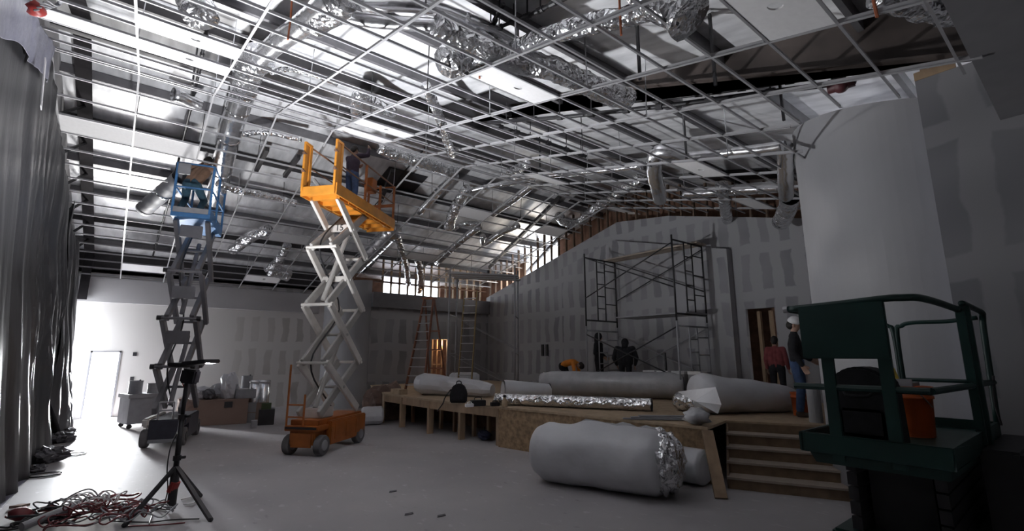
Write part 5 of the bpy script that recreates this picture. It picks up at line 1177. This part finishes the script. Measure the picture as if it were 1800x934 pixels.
# cart and boxes left of the blue lift
p = at_z(240, 752); t = thing('cart', 'dark job box cart with white top left of the blue lift base', 'cart', p + F0 * .1, math.radians(15))
mb = MB(); mb.box((-.38, -.3, .12), (.38, .5, .78)); mb.build('cart_body', M_GREYP, t, bevel=.01)
mb = MB(); mb.box((-.42, -.34, .78), (.42, .54, .88)); mb.build('top', M_WHITE, t, bevel=.01)
for x in (-.3, .3):
    for y in (-.22, .42):
        mb = MB(); mb.lathe([(.06, -.02), (.06, .02)], (x, y, .06), (0, 1, 0), 14); mb.build('caster', M_BLK, t)
for k, (dx, lb, m, s_) in enumerate(((-.2, 'grey tin on the white top of the cart', M_GREYP, .16), (.18, 'white tub on the white top of the cart', M_WHITE, .13))):
    can(lb, p + F0 * .1 + V((dx, .05, .88)), s_, .34 - .08 * k, m)
mb = MB(); mb.ball((0, 0, .4), .5, 18, (.8, .8, .85), .3, 2.2, 5); mb.v = [(a, b, max(c, 0)) for a, b, c in mb.v]; tag(mb.build('tarp_heap', M_BROWNC, loc=at_z(328, 742) + F0 * .2), 'dull brown tarp heap between the blue lift and the big box', 'tarp')
# heap by the stage end
mb = MB(); mb.ball((0, 0, .42), .62, 22, (1.2, .8, .95), .38, 2.4, 8); mb.v = [(a, b, max(c, 0)) for a, b, c in mb.v]; tag(mb.build('tarp_heap', M_BROWNC, loc=at_z(668, 742) + F0 * .7), 'brown tarp and blanket heap at the left end of the stage', 'tarp')
p = at_z(634, 748); q = at_z(672, 746); roll('plastic_bundle', 'round white wrapped bundle on the floor at the left end of the stage', 'plastic bundle', p, q, .27, M_PAPER, .12, None, RG, seed=31, seg=13, rings=11)
p = at_z(850, 778) + F0 * .35; t = thing('bag', 'dark blue bag lying under the open stage front', 'bag', p, 1); mb = MB(); mb.ball((0, 0, .1), .2, 14, (1.3, .8, .55), .25, 3, 3); mb.v = [(a, b, max(c, 0)) for a, b, c in mb.v]; mb.build('bag_body', mat('dark_blue_cloth', (.03, .035, .07), .9), t); mb = MB(); mb.tube(curve([(-.1, 0, .18), (-.05, 0, .27), (.05, 0, .27), (.1, 0, .18)], 4), .012, 6); mb.build('handle', M_BLK, t)
# outlet boxes and small bits on the back wall
for k, (px, py) in enumerate(((237, 623), (232, 666))):
    q = at_y(px, py, YB); mb = MB(); mb.box((-.05, -.02, -.06), (.05, 0, .06)); mb.box((-.035, -.024, -.045), (.035, -.019, .045)); tag(mb.build('outlet_box', M_BLK, loc=q), ['upper', 'lower'][k] + ' small black outlet box on the back wall right of the doorway', 'outlet box')
# droop of cable on the recess wall and a black twin handset on the stage wall
q = at_x(955, 616, 12.6); t = thing('wall_box', 'narrow black twin wall box on the stage wall left of the scaffold', 'wall box', (12.7, q.y, q.z)); mb = MB()
for o in (-.12, .12): mb.box((-.05, o - .06, -.22), (0, o + .06, .22))
mb.build('slot', M_BLK, t); mb = MB(); mb.box((-.02, -.2, -.25), (0, .2, -.22)); mb.build('sill', M_GREYP, t)
# paper scraps on the floor
for k, (px, py) in enumerate(((718, 905), (775, 908), (690, 865))):
    mb = MB(); mb.prism([(-.06, -.02, .003), (.05, -.03, .003), (.07, .02, .003), (-.03, .03, .003)], (0, 0, .008)); tag(mb.build('scrap', M_DEB, loc=at_z(px, py)), ['largest dark scrap on the open floor in front', 'small dark scrap right of the largest floor scrap', 'faint scrap on the floor nearer the stage'][k], 'scrap')
